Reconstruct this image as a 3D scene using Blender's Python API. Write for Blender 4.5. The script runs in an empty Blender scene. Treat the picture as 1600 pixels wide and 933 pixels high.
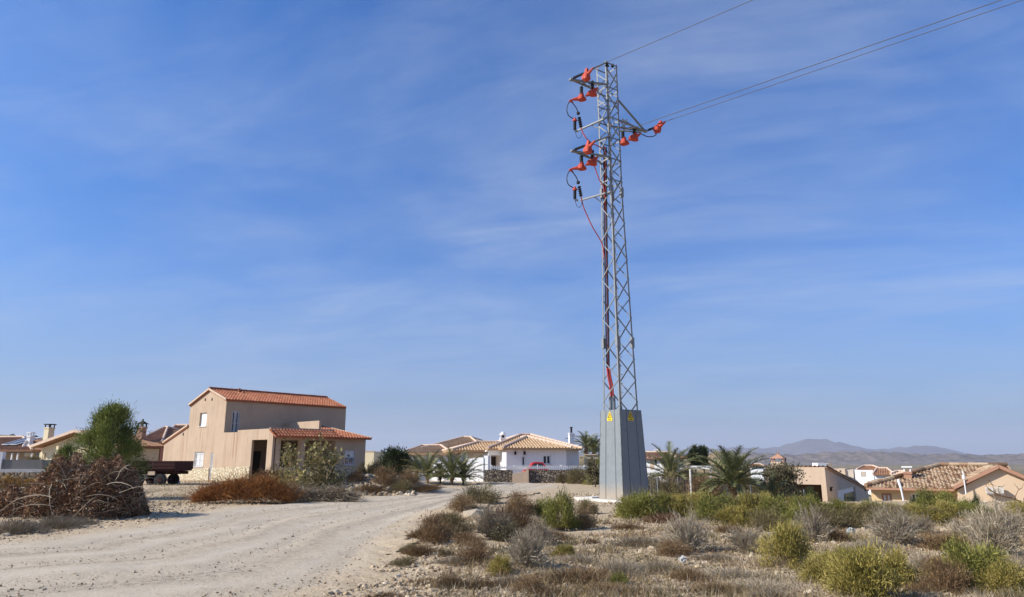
import bpy, math, random
import numpy as np
from mathutils import Vector
R = math.radians
SC = bpy.context.scene
COL = SC.collection
rnd = random.Random(7)
NR = np.random.RandomState(11)

# ------------------------------------------------------------------ camera numbers
F, CX, CY, PITCH, CH = 1100.0, 800.0, 466.5, R(12.76), 1.6
CT, ST = math.cos(PITCH), math.sin(PITCH)

def ray(px, py):
    x = (px-CX)/F; y = -(py-CY)/F
    return (x, CT-ST*y, ST+CT*y)
def at(px, py, Y):
    d = ray(px, py); s = Y/d[1]
    return Vector((d[0]*s, Y, CH+d[2]*s))

# ------------------------------------------------------------------ terrain
def S(t):
    t = np.clip(t, 0, 1); return t*t*(3-2*t)
def gs(x, y, cx, cy, rx, ry, a):
    return a*np.exp(-((x-cx)/rx)**2-((y-cy)/ry)**2)
_ph = [(NR.uniform(0, 6.28), NR.uniform(0, 6.28), NR.uniform(0, 3.14)) for _ in range(24)]
def wob(x, y, lam, k0=0, n=5):
    z = 0
    for i in range(n):
        a, b, t = _ph[(k0+i) % 24]; l = lam*(0.7+0.25*i)
        z = z+np.sin((x*math.cos(t)+y*math.sin(t))*6.283/l+a)*np.sin((y*math.cos(t)-x*math.sin(t))*6.283/l*0.8+b)
    return z/n
BUMPS = [(-6.2, 35.0, 2.6, 1.6, .75), (-8.6, 35.0, 1.6, 1.0, .35), (-10.2, 35.5, 1.2, 1.0, .35),
         (-1.0, 20.5, 1.3, 1.6, .33), (-.2, 17.5, 1.2, 1.6, .25), (-1.3, 14.6, .9, 1.4, .18), (-.8, 12.2, .9, .9, .14),
         (-12.5, 20.5, 2.4, .9, .15), (7.5, 22, 3, 2, .12), (.1, 10.9, .8, .6, .10), (10, 15, 2.5, 1.5, .12), (2.8, 14.5, 1.4, 1, .06)]
def h(x, y):
    x = np.asarray(x, float); y = np.asarray(y, float)
    r = np.sqrt(x*x+y*y)
    z = -3.2*S((y-27)/13)*S((x-5-0.05*(y-28))/8)
    z = z-17*S((r-80)/600)
    z = z+gs(x, y, -225, 300, 70, 45, 19)+gs(x, y, -120, 330, 60, 40, 13)+gs(x, y, -20, 420, 90, 50, 12)
    z = z+gs(x, y, 50, 165, 7.5, 8, 6.2)+gs(x, y, 42, 168, 7, 7, 4)+gs(x, y, 61.5, 112, 2.6, 5, 3.0)+gs(x, y, 59, 114, 2.4, 5, 2.0)
    z = z+gs(x, y, 95, 330, 60, 50, 7)*(1+.3*wob(x, y, 40, 9))+gs(x, y, 40, 300, 50, 40, 9)*(1+.3*wob(x, y, 30, 12))
    for cx, cy, rx, ry, a in BUMPS: z = z+gs(x, y, cx, cy, rx, ry, a)
    z = z+0.05*wob(x, y, 7, 0)+0.025*wob(x, y, 1.9, 5)*S((r-5)/4)
    far = S((r-150)/300)
    z = z+far*3.0*wob(x, y, 260, 3)+S((r-900)/2000)*9*wob(x, y, 1500, 7)
    return z
_GX0, _GY0, _GS = -45.0, 0.0, .2
_tb = h(*np.meshgrid(np.arange(_GX0, 60, _GS), np.arange(_GY0, 120, _GS))).tolist()
def hz(x, y):
    u = (x-_GX0)/_GS; v = (y-_GY0)/_GS; i = int(u); j = int(v)
    if 0 <= i < 524 and 0 <= j < 599 and u >= 0 and v >= 0:
        fu = u-i; fv = v-j; A = _tb[j]; B = _tb[j+1]
        return (A[i]*(1-fu)+A[i+1]*fu)*(1-fv)+(B[i]*(1-fu)+B[i+1]*fu)*fv
    return float(h(x, y))
def hit(px, py):
    d = ray(px, py); t = 5.0; st = .2
    while t < 300:
        x, y, z = d[0]*t, d[1]*t, CH+d[2]*t
        if z <= hz(x, y):
            if st < .01: break
            t -= st; st /= 5; continue
        t += st
    return Vector((x, y, hz(x, y)))

# ------------------------------------------------------------------ mesh builder
class MB:
    def __init__(s): s.v = []; s.f = []; s.t = []; s.uv = None
    def add(s, vs, fs, tint=0.5):
        n = len(s.v); s.v.extend([tuple(p) for p in vs])
        for f in fs: s.f.append([i+n for i in f]); s.t.append(tint)
    def quad(s, a, b, c, d, tint=.5): s.add([a, b, c, d], [(0, 1, 2, 3)], tint)
    def hexa(s, p, tint=.5):   # 8 pts: bottom 4, top 4
        s.add(p, [(0, 3, 2, 1), (4, 5, 6, 7), (0, 1, 5, 4), (1, 2, 6, 5), (2, 3, 7, 6), (3, 0, 4, 7)], tint)
    def box(s, c, sz, tint=.5, yaw=0):
        cx, cy, cz = c; a, b, d = sz[0]/2, sz[1]/2, sz[2]/2; cs, sn = math.cos(yaw), math.sin(yaw)
        P = []
        for z in (-d, d):
            for x, y in ((-a, -b), (a, -b), (a, b), (-a, b)): P.append((cx+x*cs-y*sn, cy+x*sn+y*cs, cz+z))
        s.hexa(P, tint)
    def beam(s, p, q, w, t=None, up=(0, 0, 1), tint=.5):
        p = Vector(p); q = Vector(q); d = (q-p).normalized(); t = t or w
        up = Vector(up)
        if abs(d.dot(up)) > .98: up = Vector((1, 0.2, 0))
        x = d.cross(up).normalized()*w/2; y = x.cross(d).normalized()*t/2
        s.hexa([p-x-y, p+x-y, p+x+y, p-x+y, q-x-y, q+x-y, q+x+y, q-x+y], tint)
    def tube(s, pts, r, n=6, tint=.5, cap=True):
        pts = [Vector(p) for p in pts]; k = len(pts); V = []; Fs = []
        rr = r if isinstance(r, (list, tuple)) else [r]*k
        ref = Vector((0.13, 0.21, 0.97))
        for i, p in enumerate(pts):
            d = (pts[min(i+1, k-1)]-pts[max(i-1, 0)])
            if d.length < 1e-9: d = Vector((0, 0, 1))
            d.normalize()
            rf = ref if abs(d.dot(ref)) < .95 else Vector((1, 0, 0))
            x = d.cross(rf).normalized(); y = d.cross(x).normalized()
            for j in range(n):
                a = 6.28318*j/n; V.append(p+(x*math.cos(a)+y*math.sin(a))*rr[i])
        for i in range(k-1):
            for j in range(n):
                a = i*n+j; b = i*n+(j+1) % n; Fs.append((a, b, b+n, a+n))
        if cap: Fs.append(tuple(range(n))[::-1]); Fs.append(tuple((k-1)*n+j for j in range(n)))
        s.add(V, Fs, tint)
    def lathe(s, p, d, prof, n=10, tint=.5):
        p = Vector(p); d = Vector(d).normalized()
        s.tube_prof([p+d*t for t, r in prof], [r for t, r in prof], d, n, tint)
    def tube_prof(s, pts, rs, d, n, tint):
        rf = Vector((0.13, 0.21, 0.97)) if abs(d.z) < .9 else Vector((1, 0, 0))
        x = d.cross(rf).normalized(); y = d.cross(x).normalized(); V = []; Fs = []; k = len(pts)
        for p, r in zip(pts, rs):
            for j in range(n):
                a = 6.28318*j/n; V.append(p+(x*math.cos(a)+y*math.sin(a))*max(r, .001))
        for i in range(k-1):
            for j in range(n):
                a = i*n+j; b = i*n+(j+1) % n; Fs.append((a, b, b+n, a+n))
        Fs.append(tuple(range(n))[::-1]); Fs.append(tuple((k-1)*n+j for j in range(n)))
        s.add(V, Fs, tint)
    def tris(s, A, B, C, T):   # numpy arrays n x 3 and tints
        n0 = len(s.v); n = len(A)
        V = np.empty((n*3, 3)); V[0::3] = A; V[1::3] = B; V[2::3] = C
        s.v.extend(map(tuple, V.tolist()))
        s.f.extend([[n0+3*i, n0+3*i+1, n0+3*i+2] for i in range(n)]); s.t.extend(np.asarray(T).tolist())

ROOTLOC = {}
def build(name, mb, mat, parent=None, origin=None, smooth=False):
    me = bpy.data.meshes.new(name)
    V = np.array(mb.v, float).reshape(-1, 3)
    if parent is not None: off = np.array(ROOTLOC[parent.as_pointer()])
    else:
        if origin is None:
            origin = ((V[:, 0].min()+V[:, 0].max())/2, (V[:, 1].min()+V[:, 1].max())/2, V[:, 2].min())
        off = np.array(origin, float)
    me.from_pydata((V-off).tolist(), [], mb.f)
    at_ = me.attributes.new('tint', 'FLOAT', 'FACE')
    at_.data.foreach_set('value', np.array(mb.t, np.float32))
    if mb.uv is not None:
        a2 = me.attributes.new('uvm', 'FLOAT_VECTOR', 'POINT'); a2.data.foreach_set('vector', np.array(mb.uv, np.float32).ravel())
    if smooth: me.polygons.foreach_set('use_smooth', [True]*len(me.polygons))
    me.materials.append(mat); me.update()
    o = bpy.data.objects.new(name, me); COL.objects.link(o)
    if parent is not None: o.parent = parent; ROOTLOC[o.as_pointer()] = tuple(off)
    else: o.location = tuple(off); ROOTLOC[o.as_pointer()] = tuple(off)
    return o
def tag(o, label=None, cat=None, group=None, kind=None):
    if label: o['label'] = label
    if cat: o['category'] = cat
    if group: o['group'] = group
    if kind: o['kind'] = kind
    return o
def thing(name, loc, label, cat, group=None):
    o = bpy.data.objects.new(name, None); COL.objects.link(o); o.location = loc; o.empty_display_size = .3
    ROOTLOC[o.as_pointer()] = tuple(loc)
    return tag(o, label, cat, group)
def copy_tree(src, parent=None):
    c = src.copy(); COL.objects.link(c)
    if parent is not None: c.parent = parent
    for ch in list(src.children): copy_tree(ch, c)
    return c

# ------------------------------------------------------------------ facade frame
class Fr:
    """a runs to the right along a facade, b out of it towards the viewer's side, z up"""
    def __init__(s, px, Y, yaw, z=None):
        p = at(px, 715, Y); s.o = Vector((p.x, Y, 0)); s.yaw = R(yaw)
        s.ea = Vector((math.cos(s.yaw), math.sin(s.yaw), 0)); s.eb = Vector((math.sin(s.yaw), -math.cos(s.yaw), 0))
    def w(s, a, b, z): return s.o+s.ea*a+s.eb*b+Vector((0, 0, z))
    def L(s, px, py, b=0):            # pixel -> (a, z) on the plane at offset b
        d = Vector(ray(px, py)); o = s.o+s.eb*b
        t = (Vector((o.x, o.y, 0))).dot(s.eb)/Vector((d.x, d.y, 0)).dot(s.eb)
        p = d*t; return (p-o).dot(s.ea), CH+p.z
    def Lb(s, px, py, a=0):           # pixel -> (b, z) on the cross plane at offset a
        d = Vector(ray(px, py)); o = s.o+s.ea*a
        t = (Vector((o.x, o.y, 0))).dot(s.ea)/Vector((d.x, d.y, 0)).dot(s.ea)
        p = d*t; return (p-o).dot(s.eb), CH+p.z
    def box(s, mb, a0, a1, b0, b1, z0, z1, tint=.5):
        P = [s.w(a, b, z) for z in (z0, z1) for a, b in ((a0, b1), (a1, b1), (a1, b0), (a0, b0))]
        mb.hexa(P, tint)
    def sub(s, a, b, dyaw):           # a frame turned by dyaw degrees, with its origin at (a, b)
        f = Fr.__new__(Fr); f.o = s.w(a, b, 0); f.yaw = s.yaw+R(dyaw)
        f.ea = Vector((math.cos(f.yaw), math.sin(f.yaw), 0)); f.eb = Vector((math.sin(f.yaw), -math.cos(f.yaw), 0)); return f

def wall(mb, fr, prof, z0, holes=(), b=0, th=.25):
    """wall face at b, back at b-th; prof = [(a,z)..] top outline; holes = (a0,a1,z0,z1)"""
    As = sorted(set([round(p[0], 4) for p in prof]+[round(q, 4) for hl in holes for q in hl[:2]]))
    As = [a for a in As if prof[0][0]-1e-4 <= a <= prof[-1][0]+1e-4]
    def top(a, side):
        for (a0, t0), (a1, t1) in zip(prof, prof[1:]):
            if a1-a0 < 1e-6: continue
            if (a0-1e-5 <= a < a1-1e-5 and side > 0) or (a0+1e-5 < a <= a1+1e-5 and side < 0):
                return t0+(t1-t0)*(a-a0)/(a1-a0)
        return prof[-1][1] if side < 0 else prof[0][1]
    for a0, a1 in zip(As, As[1:]):
        if a1-a0 < 1e-4: continue
        am = (a0+a1)/2; hs = sorted([hl for hl in holes if hl[0] < am < hl[1]], key=lambda q: q[2])
        t0, t1 = top(a0, 1), top(a1, -1); segs = []; cur = z0
        for hl in hs:
            if hl[2] > cur: segs.append((cur, hl[2], hl[2]))
            cur = hl[3]
        segs.append((cur, t0, t1))
        for zb, za, zc in segs:
            P = [fr.w(a0, b, zb), fr.w(a1, b, zb), fr.w(a1, b-th, zb), fr.w(a0, b-th, zb),
                 fr.w(a0, b, za), fr.w(a1, b, zc), fr.w(a1, b-th, zc), fr.w(a0, b-th, za)]
            n = len(mb.v); mb.v.extend([tuple(p) for p in P])
            for f in ((0, 1, 5, 4), (3, 7, 6, 2), (4, 5, 6, 7), (0, 3, 2, 1)): mb.f.append([i+n for i in f]); mb.t.append(.5)
    for hl in holes:     # reveals
        a0, a1, zb, zt = hl[:4]
        mb.quad(fr.w(a0, b, zb), fr.w(a0, b-th, zb), fr.w(a0, b-th, zt), fr.w(a0, b, zt))
        mb.quad(fr.w(a1, b, zb), fr.w(a1, b, zt), fr.w(a1, b-th, zt), fr.w(a1, b-th, zb))
    a0, a1 = prof[0][0], prof[-1][0]
    mb.quad(fr.w(a0, b, z0), fr.w(a0, b, prof[0][1]), fr.w(a0, b-th, prof[0][1]), fr.w(a0, b-th, z0))
    mb.quad(fr.w(a1, b, z0), fr.w(a1, b-th, z0), fr.w(a1, b-th, prof[-1][1]), fr.w(a1, b, prof[-1][1]))

def roof_face(mb, poly, tile=.24, row=.38, amp=.045, seed=1, rough=0.0, slab=True):
    """poly: coplanar 3D points, first edge is the eave. Barrel tiles in rows."""
    rg = random.Random(seed)
    P = [Vector(p) for p in poly]; u = (P[1]-P[0]).normalized()
    nrm = None
    for i in range(2, len(P)):
        c = (P[1]-P[0]).cross(P[i]-P[0])
        if c.length > 1e-4: nrm = c.normalized(); break
    if nrm.z < 0: nrm = -nrm
    v = nrm.cross(u)
    if v.z < 0: v = -v
    Q = [((p-P[0]).dot(u), (p-P[0]).dot(v)) for p in P]
    u0, u1 = min(q[0] for q in Q), max(q[0] for q in Q)
    def rng(x):
        lo, hi = 1e9, -1e9
        for (xa, ya), (xb, yb) in zip(Q, Q[1:]+Q[:1]):
            if abs(xb-xa) < 1e-6:
                if abs(x-xa) < 1e-3:
                    for yy in (ya, yb): lo = min(lo, yy); hi = max(hi, yy)
                continue
            t = (x-xa)/(xb-xa)
            if -1e-6 <= t <= 1+1e-6: yy = ya+(yb-ya)*t; lo = min(lo, yy); hi = max(hi, yy)
        return (lo, hi) if hi > lo else (0, 0)
    n = max(2, int((u1-u0)/tile))*4; us = [u0+(u1-u0)*i/n for i in range(n+1)]
    vmax = max(q[1] for q in Q); nr = max(1, int(vmax/row+.5))
    tn = {}
    for i in range(n):
        xa, xb = us[i]+1e-5, us[i+1]-1e-5; ra, rb = rng(xa), rng(xb)
        ha = amp*math.cos(i*math.pi/2); hb = amp*math.cos((i+1)*math.pi/2)
        if i % 4 in (0, 1): pass
        for j in range(nr):
            v0, v1 = vmax*j/nr, vmax*(j+1)/nr
            k = (int((i+1)//4), j)
            if k not in tn: tn[k] = (rg.random(), rg.uniform(-1, 1)*rough)
            tt, dz = tn[k]
            def pt(x, y, r, hh, lift):
                y = min(max(y, r[0]), r[1]); return P[0]+u*x+v*y+nrm*(hh+lift+amp)
            if max(ra[1], rb[1]) <= v0 or min(ra[0], rb[0]) >= v1: continue
            l0 = .035+dz; l1 = .0+dz
            A, B, C, D = pt(xa, v0, ra, ha, l0), pt(xb, v0, rb, hb, l0), pt(xb, v1, rb, hb, l1), pt(xa, v1, ra, ha, l1)
            mb.quad(A, B, C, D, tt)
            if v0 > 0 or True:
                mb.quad(P[0]+u*xa+v*min(max(v0, ra[0]), ra[1])+nrm*(-.0), P[0]+u*xb+v*min(max(v0, rb[0]), rb[1])-nrm*(.0), B, A, tt*.6)
    if slab:
        m = len(P); top = [p-nrm*.005 for p in P]; bot = [p-nrm*.10 for p in P]; n0 = len(mb.v)
        mb.v.extend([tuple(p) for p in top+bot])
        mb.f.append(list(range(n0, n0+m))); mb.t.append(.3); mb.f.append([n0+m+i for i in range(m)][::-1]); mb.t.append(.3)
        for i in range(m):
            j = (i+1) % m; mb.f.append([n0+i, n0+m+i, n0+m+j, n0+j]); mb.t.append(.3)
def ridge(mb, p, q, r=.11, seed=3):
    rg = random.Random(seed); p = Vector(p); q = Vector(q); L = (q-p).length; n = max(1, int(L/.42))
    for i in range(n):
        a = p.lerp(q, i/n); b = p.lerp(q, (i+1)/n)
        mb.tube([a, b], [r*1.08, r*.92], 8, rg.random())
# ------------------------------------------------------------------ materials
def newmat(name):
    m = bpy.data.materials.new(name); m.use_nodes = True; nt = m.node_tree
    for n in list(nt.nodes): nt.nodes.remove(n)
    out = nt.nodes.new('ShaderNodeOutputMaterial'); bs = nt.nodes.new('ShaderNodeBsdfPrincipled')
    nt.links.new(bs.outputs[0], out.inputs[0]); bs.inputs['Roughness'].default_value = .85
    bs.inputs['Specular IOR Level'].default_value = .25
    return m, nt, bs, out
def N(nt, t, **kw):
    n = nt.nodes.new(t)
    for k, v in kw.items(): setattr(n, k, v)
    return n
def ramp(nt, fac, stops):
    r = N(nt, 'ShaderNodeValToRGB'); e = r.color_ramp.elements
    while len(e) < len(stops): e.new(.5)
    for el, (p, c) in zip(e, stops): el.position = p; el.color = (*c, 1)
    if fac is not None: nt.links.new(fac, r.inputs[0])
    return r
def noise(nt, vec, scale, detail=4, rough=.6, dist=0):
    n = N(nt, 'ShaderNodeTexNoise'); n.inputs['Scale'].default_value = scale; n.inputs['Detail'].default_value = detail
    n.inputs['Roughness'].default_value = rough; n.inputs['Distortion'].default_value = dist
    if vec is not None: nt.links.new(vec, n.inputs['Vector'])
    return n
def pos(nt):
    g = N(nt, 'ShaderNodeNewGeometry'); return g.outputs['Position']
def objco(nt):
    return N(nt, 'ShaderNodeTexCoord').outputs['Object']
def mapping(nt, vec, scale=(1, 1, 1), rot=(0, 0, 0)):
    m = N(nt, 'ShaderNodeMapping'); m.inputs['Scale'].default_value = scale; m.inputs['Rotation'].default_value = rot
    nt.links.new(vec, m.inputs[0]); return m.outputs[0]
def mixc(nt, fac, a, b, mode='MIX'):
    m = N(nt, 'ShaderNodeMix', data_type='RGBA', blend_type=mode)
    for idx, v in ((0, fac), (6, a), (7, b)):
        if isinstance(v, (int, float)): m.inputs[idx].default_value = v
        elif isinstance(v, tuple): m.inputs[idx].default_value = (*v, 1)
        else: nt.links.new(v, m.inputs[idx])
    return m.outputs[2]
def math_(nt, op, a, b=None, clamp=False):
    m = N(nt, 'ShaderNodeMath', operation=op, use_clamp=clamp)
    for i, v in enumerate((a, b)):
        if v is None: continue
        if isinstance(v, (int, float)): m.inputs[i].default_value = v
        else: nt.links.new(v, m.inputs[i])
    return m.outputs[0]
def bump(nt, bs, hgt, dist, strength=1.0, prev=None):
    b = N(nt, 'ShaderNodeBump'); b.inputs['Distance'].default_value = dist; b.inputs['Strength'].default_value = strength
    nt.links.new(hgt, b.inputs['Height'])
    if prev is not None: nt.links.new(prev, b.inputs['Normal'])
    nt.links.new(b.outputs[0], bs.inputs['Normal']); return b.outputs[0]
def attr(nt, name='tint'):
    return N(nt, 'ShaderNodeAttribute', attribute_name=name)

def m_plain(name, col, rough=.7, metal=0, var=.12, scale=3, bmp=0):
    m, nt, bs, _ = newmat(name)
    p = objco(nt); n = noise(nt, p, scale, 6)
    c = mixc(nt, n.outputs[0], tuple(x*(1-var) for x in col), tuple(min(1, x*(1+var)) for x in col))
    nt.links.new(c, bs.inputs['Base Color']); bs.inputs['Roughness'].default_value = rough; bs.inputs['Metallic'].default_value = metal
    if bmp: bump(nt, bs, noise(nt, p, scale*12, 4).outputs[0], bmp)
    return m
def m_stucco(name, col, stain=.0, var=.08, streak=(.45, .30, .2), runs=(), ax=(1, 0, 0)):
    m, nt, bs, _ = newmat(name); p = objco(nt)
    n1 = noise(nt, p, .8, 6, .65); n2 = noise(nt, p, 9, 5)
    c = mixc(nt, n1.outputs[0], tuple(x*(1-var*1.6) for x in col), tuple(min(1, x*(1+var)) for x in col))
    c = mixc(nt, math_(nt, 'MULTIPLY', n2.outputs[0], .25), c, tuple(x*.8 for x in col))
    if stain:   # rain streaks and damp running down the render
        st = noise(nt, mapping(nt, p, (2.6, 2.6, .16)), 1.5, 6, .65)
        f = ramp(nt, st.outputs[0], [(.52, (0, 0, 0)), (.66, (1, 1, 1))])
        c = mixc(nt, math_(nt, 'MULTIPLY', f.outputs[0], stain), c, streak)
        f2 = ramp(nt, noise(nt, p, .6, 7, .7).outputs[0], [(.46, (0, 0, 0)), (.62, (1, 1, 1))])
        c = mixc(nt, math_(nt, 'MULTIPLY', f2.outputs[0], stain*.8), c, tuple(x*.72 for x in col))
    if runs:     # rust runs below fittings: (position along the wall, half width, top z, bottom z, strength)
        dt = N(nt, 'ShaderNodeVectorMath', operation='DOT_PRODUCT'); nt.links.new(p, dt.inputs[0]); dt.inputs[1].default_value = ax
        zz = N(nt, 'ShaderNodeSeparateXYZ'); nt.links.new(p, zz.inputs[0]); wn = noise(nt, mapping(nt, p, (1, 1, 1)), 3, 4); w2 = noise(nt, mapping(nt, p, (9, 9, .6)), 2, 5, .7)
        aa = math_(nt, 'ADD', dt.outputs['Value'], math_(nt, 'MULTIPLY', math_(nt, 'SUBTRACT', wn.outputs[0], .5), .08))
        for s0, hw, zt, zb, st_ in runs:
            k = ramp(nt, math_(nt, 'ABSOLUTE', math_(nt, 'SUBTRACT', aa, s0)), [(hw*.3, (1, 1, 1)), (hw, (0, 0, 0))])
            up_ = ramp(nt, math_(nt, 'DIVIDE', math_(nt, 'SUBTRACT', zz.outputs[2], zb), zt-zb), [(0, (0, 0, 0)), (.35, (1, 1, 1)), (.99, (1, 1, 1)), (1, (0, 0, 0))])
            m1 = math_(nt, 'MULTIPLY', math_(nt, 'MULTIPLY', k.outputs[0], up_.outputs[0]), math_(nt, 'MULTIPLY', ramp(nt, w2.outputs[0], [(.3, (.3, .3, .3)), (.6, (1, 1, 1))]).outputs[0], st_))
            c = mixc(nt, m1, c, streak)
    nt.links.new(c, bs.inputs['Base Color']); bs.inputs['Roughness'].default_value = .92
    bump(nt, bs, noise(nt, p, 30, 4).outputs[0], .006)
    return m
def m_tile(name, stops, patch=.4):
    m, nt, bs, _ = newmat(name); p = objco(nt); a = attr(nt)
    n1 = noise(nt, p, 1.2, 5); n2 = noise(nt, p, 14, 4)
    f = math_(nt, 'ADD', math_(nt, 'MULTIPLY', a.outputs['Fac'], 1-patch), math_(nt, 'MULTIPLY', n1.outputs[0], patch))
    r = ramp(nt, f, stops)
    c = mixc(nt, math_(nt, 'MULTIPLY', n2.outputs[0], .4), r.outputs[0], tuple(x*.6 for x in stops[0][1]))
    nt.links.new(c, bs.inputs['Base Color']); bs.inputs['Roughness'].default_value = .85
    return m
def m_stone(name, stops, scale=2.4, mortar=(.12, .10, .08), rnd_=1.0, bd=.05, gap=.06):
    m, nt, bs, _ = newmat(name); p = objco(nt)
    nz = noise(nt, p, 3, 3); wv = N(nt, 'ShaderNodeVectorMath', operation='ADD')
    sc = N(nt, 'ShaderNodeVectorMath', operation='SCALE'); sc.inputs['Scale'].default_value = .16
    nt.links.new(nz.outputs['Color'], sc.inputs[0]); nt.links.new(p, wv.inputs[0]); nt.links.new(sc.outputs[0], wv.inputs[1])
    vo = N(nt, 'ShaderNodeTexVoronoi'); vo.inputs['Scale'].default_value = scale; nt.links.new(wv.outputs[0], vo.inputs['Vector'])
    ve = N(nt, 'ShaderNodeTexVoronoi', feature='DISTANCE_TO_EDGE'); ve.inputs['Scale'].default_value = scale; nt.links.new(wv.outputs[0], ve.inputs['Vector'])
    sp = N(nt, 'ShaderNodeSeparateColor'); nt.links.new(vo.outputs['Color'], sp.inputs[0])
    r = ramp(nt, sp.outputs[0], stops)
    c = mixc(nt, math_(nt, 'MULTIPLY', noise(nt, p, 12, 4).outputs[0], .45), r.outputs[0], (.2, .17, .13))
    e = ramp(nt, ve.outputs['Distance'], [(gap*.4, (0, 0, 0)), (gap, (1, 1, 1))])
    c = mixc(nt, e.outputs[0], mortar, c)
    nt.links.new(c, bs.inputs['Base Color'])
    bump(nt, bs, ramp(nt, ve.outputs['Distance'], [(0, (0, 0, 0)), (.2, (1, 1, 1))]).outputs[0], bd)
    bs.inputs['Roughness'].default_value = .95
    return m
def m_leaf(name, stops, trans=.25, rough=.7, objvar=.25):
    m, nt, bs, out = newmat(name); a = attr(nt)
    oi = N(nt, 'ShaderNodeObjectInfo')
    f = math_(nt, 'ADD', a.outputs['Fac'], math_(nt, 'MULTIPLY', math_(nt, 'SUBTRACT', oi.outputs['Random'], .5), objvar), True)
    r = ramp(nt, f, stops); nt.links.new(r.outputs[0], bs.inputs['Base Color']); bs.inputs['Roughness'].default_value = rough
    if trans:
        tr = N(nt, 'ShaderNodeBsdfTranslucent'); nt.links.new(r.outputs[0], tr.inputs[0])
        mx = N(nt, 'ShaderNodeMixShader'); mx.inputs[0].default_value = trans
        nt.links.new(bs.outputs[0], mx.inputs[1]); nt.links.new(tr.outputs[0], mx.inputs[2]); nt.links.new(mx.outputs[0], out.inputs[0])
    return m
def m_glass(name, col=(.02, .025, .03), rough=.08):
    m, nt, bs, _ = newmat(name); bs.inputs['Base Color'].default_value = (*col, 1); bs.inputs['Roughness'].default_value = rough
    bs.inputs['Specular IOR Level'].default_value = .6
    return m

def gravel_color(nt, p, base_a, base_b, dark, light, amt):
    """soil with stones of several sizes; returns colour and height"""
    n0 = noise(nt, p, .35, 6, .6); n1 = noise(nt, p, 2.3, 8, .7); n2 = noise(nt, p, 26, 6, .75)
    c = mixc(nt, ramp(nt, n0.outputs[0], [(.35, (0, 0, 0)), (.65, (1, 1, 1))]).outputs[0], base_a, base_b)
    c = mixc(nt, math_(nt, 'MULTIPLY', ramp(nt, n1.outputs[0], [(.45, (0, 0, 0)), (.7, (1, 1, 1))]).outputs[0], .55), c, dark)
    c = mixc(nt, math_(nt, 'MULTIPLY', ramp(nt, n2.outputs[0], [(.42, (0, 0, 0)), (.62, (1, 1, 1))]).outputs[0], amt), c, light)
    v1 = N(nt, 'ShaderNodeTexVoronoi'); v1.inputs['Scale'].default_value = 17; nt.links.new(p, v1.inputs['Vector'])
    v2 = N(nt, 'ShaderNodeTexVoronoi'); v2.inputs['Scale'].default_value = 48; nt.links.new(p, v2.inputs['Vector'])
    s1 = N(nt, 'ShaderNodeSeparateColor'); nt.links.new(v1.outputs['Color'], s1.inputs[0])
    s2 = N(nt, 'ShaderNodeSeparateColor'); nt.links.new(v2.outputs['Color'], s2.inputs[0])
    k1 = math_(nt, 'GREATER_THAN', s1.outputs[0], .72); k2 = math_(nt, 'GREATER_THAN', s2.outputs[0], .55)
    d1 = math_(nt, 'MULTIPLY', k1, math_(nt, 'LESS_THAN', v1.outputs['Distance'], .38))
    d2 = math_(nt, 'MULTIPLY', k2, math_(nt, 'LESS_THAN', v2.outputs['Distance'], .42))
    st = ramp(nt, s1.outputs[1], [(0, dark), (.5, base_b), (1, light)])
    st2 = ramp(nt, s2.outputs[1], [(0, dark), (.5, base_a), (1, light)])
    c = mixc(nt, math_(nt, 'MULTIPLY', d2, amt*1.3), c, st2.outputs[0]); c = mixc(nt, math_(nt, 'MULTIPLY', d1, amt*1.2), c, st.outputs[0])
    hh = math_(nt, 'ADD', math_(nt, 'MULTIPLY', n2.outputs[0], .5), math_(nt, 'ADD', math_(nt, 'MULTIPLY', d1, .6), math_(nt, 'MULTIPLY', d2, .3)))
    hh = math_(nt, 'ADD', hh, math_(nt, 'MULTIPLY', n1.outputs[0], 1.1))
    return c, hh

def m_ground():
    m, nt, bs, _ = newmat('dry soil'); p = pos(nt)
    c, hh = gravel_color(nt, p, (.43, .32, .20), (.50, .38, .25), (.24, .17, .10), (.62, .52, .37), .7)
    # far land: scrub-dotted ochre plain and badlands
    fs = noise(nt, p, .03, 8, .75); fs2 = noise(nt, p, .3, 6, .7)
    farc = mixc(nt, ramp(nt, fs.outputs[0], [(.4, (0, 0, 0)), (.6, (1, 1, 1))]).outputs[0], (.30, .22, .14), (.13, .12, .06))
    farc = mixc(nt, ramp(nt, fs2.outputs[0], [(.5, (0, 0, 0)), (.62, (1, 1, 1))]).outputs[0], farc, (.085, .08, .05))
    ln = N(nt, 'ShaderNodeVectorMath', operation='LENGTH'); nt.links.new(p, ln.inputs[0])
    mr = N(nt, 'ShaderNodeMapRange'); nt.links.new(ln.outputs['Value'], mr.inputs[0]); mr.inputs[1].default_value = 55; mr.inputs[2].default_value = 110
    c = mixc(nt, mr.outputs[0], c, farc)
    nt.links.new(c, bs.inputs['Base Color']); bs.inputs['Roughness'].default_value = .97; bs.inputs['Specular IOR Level'].default_value = .1
    bump(nt, bs, hh, .045, 1.0)
    return m
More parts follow.
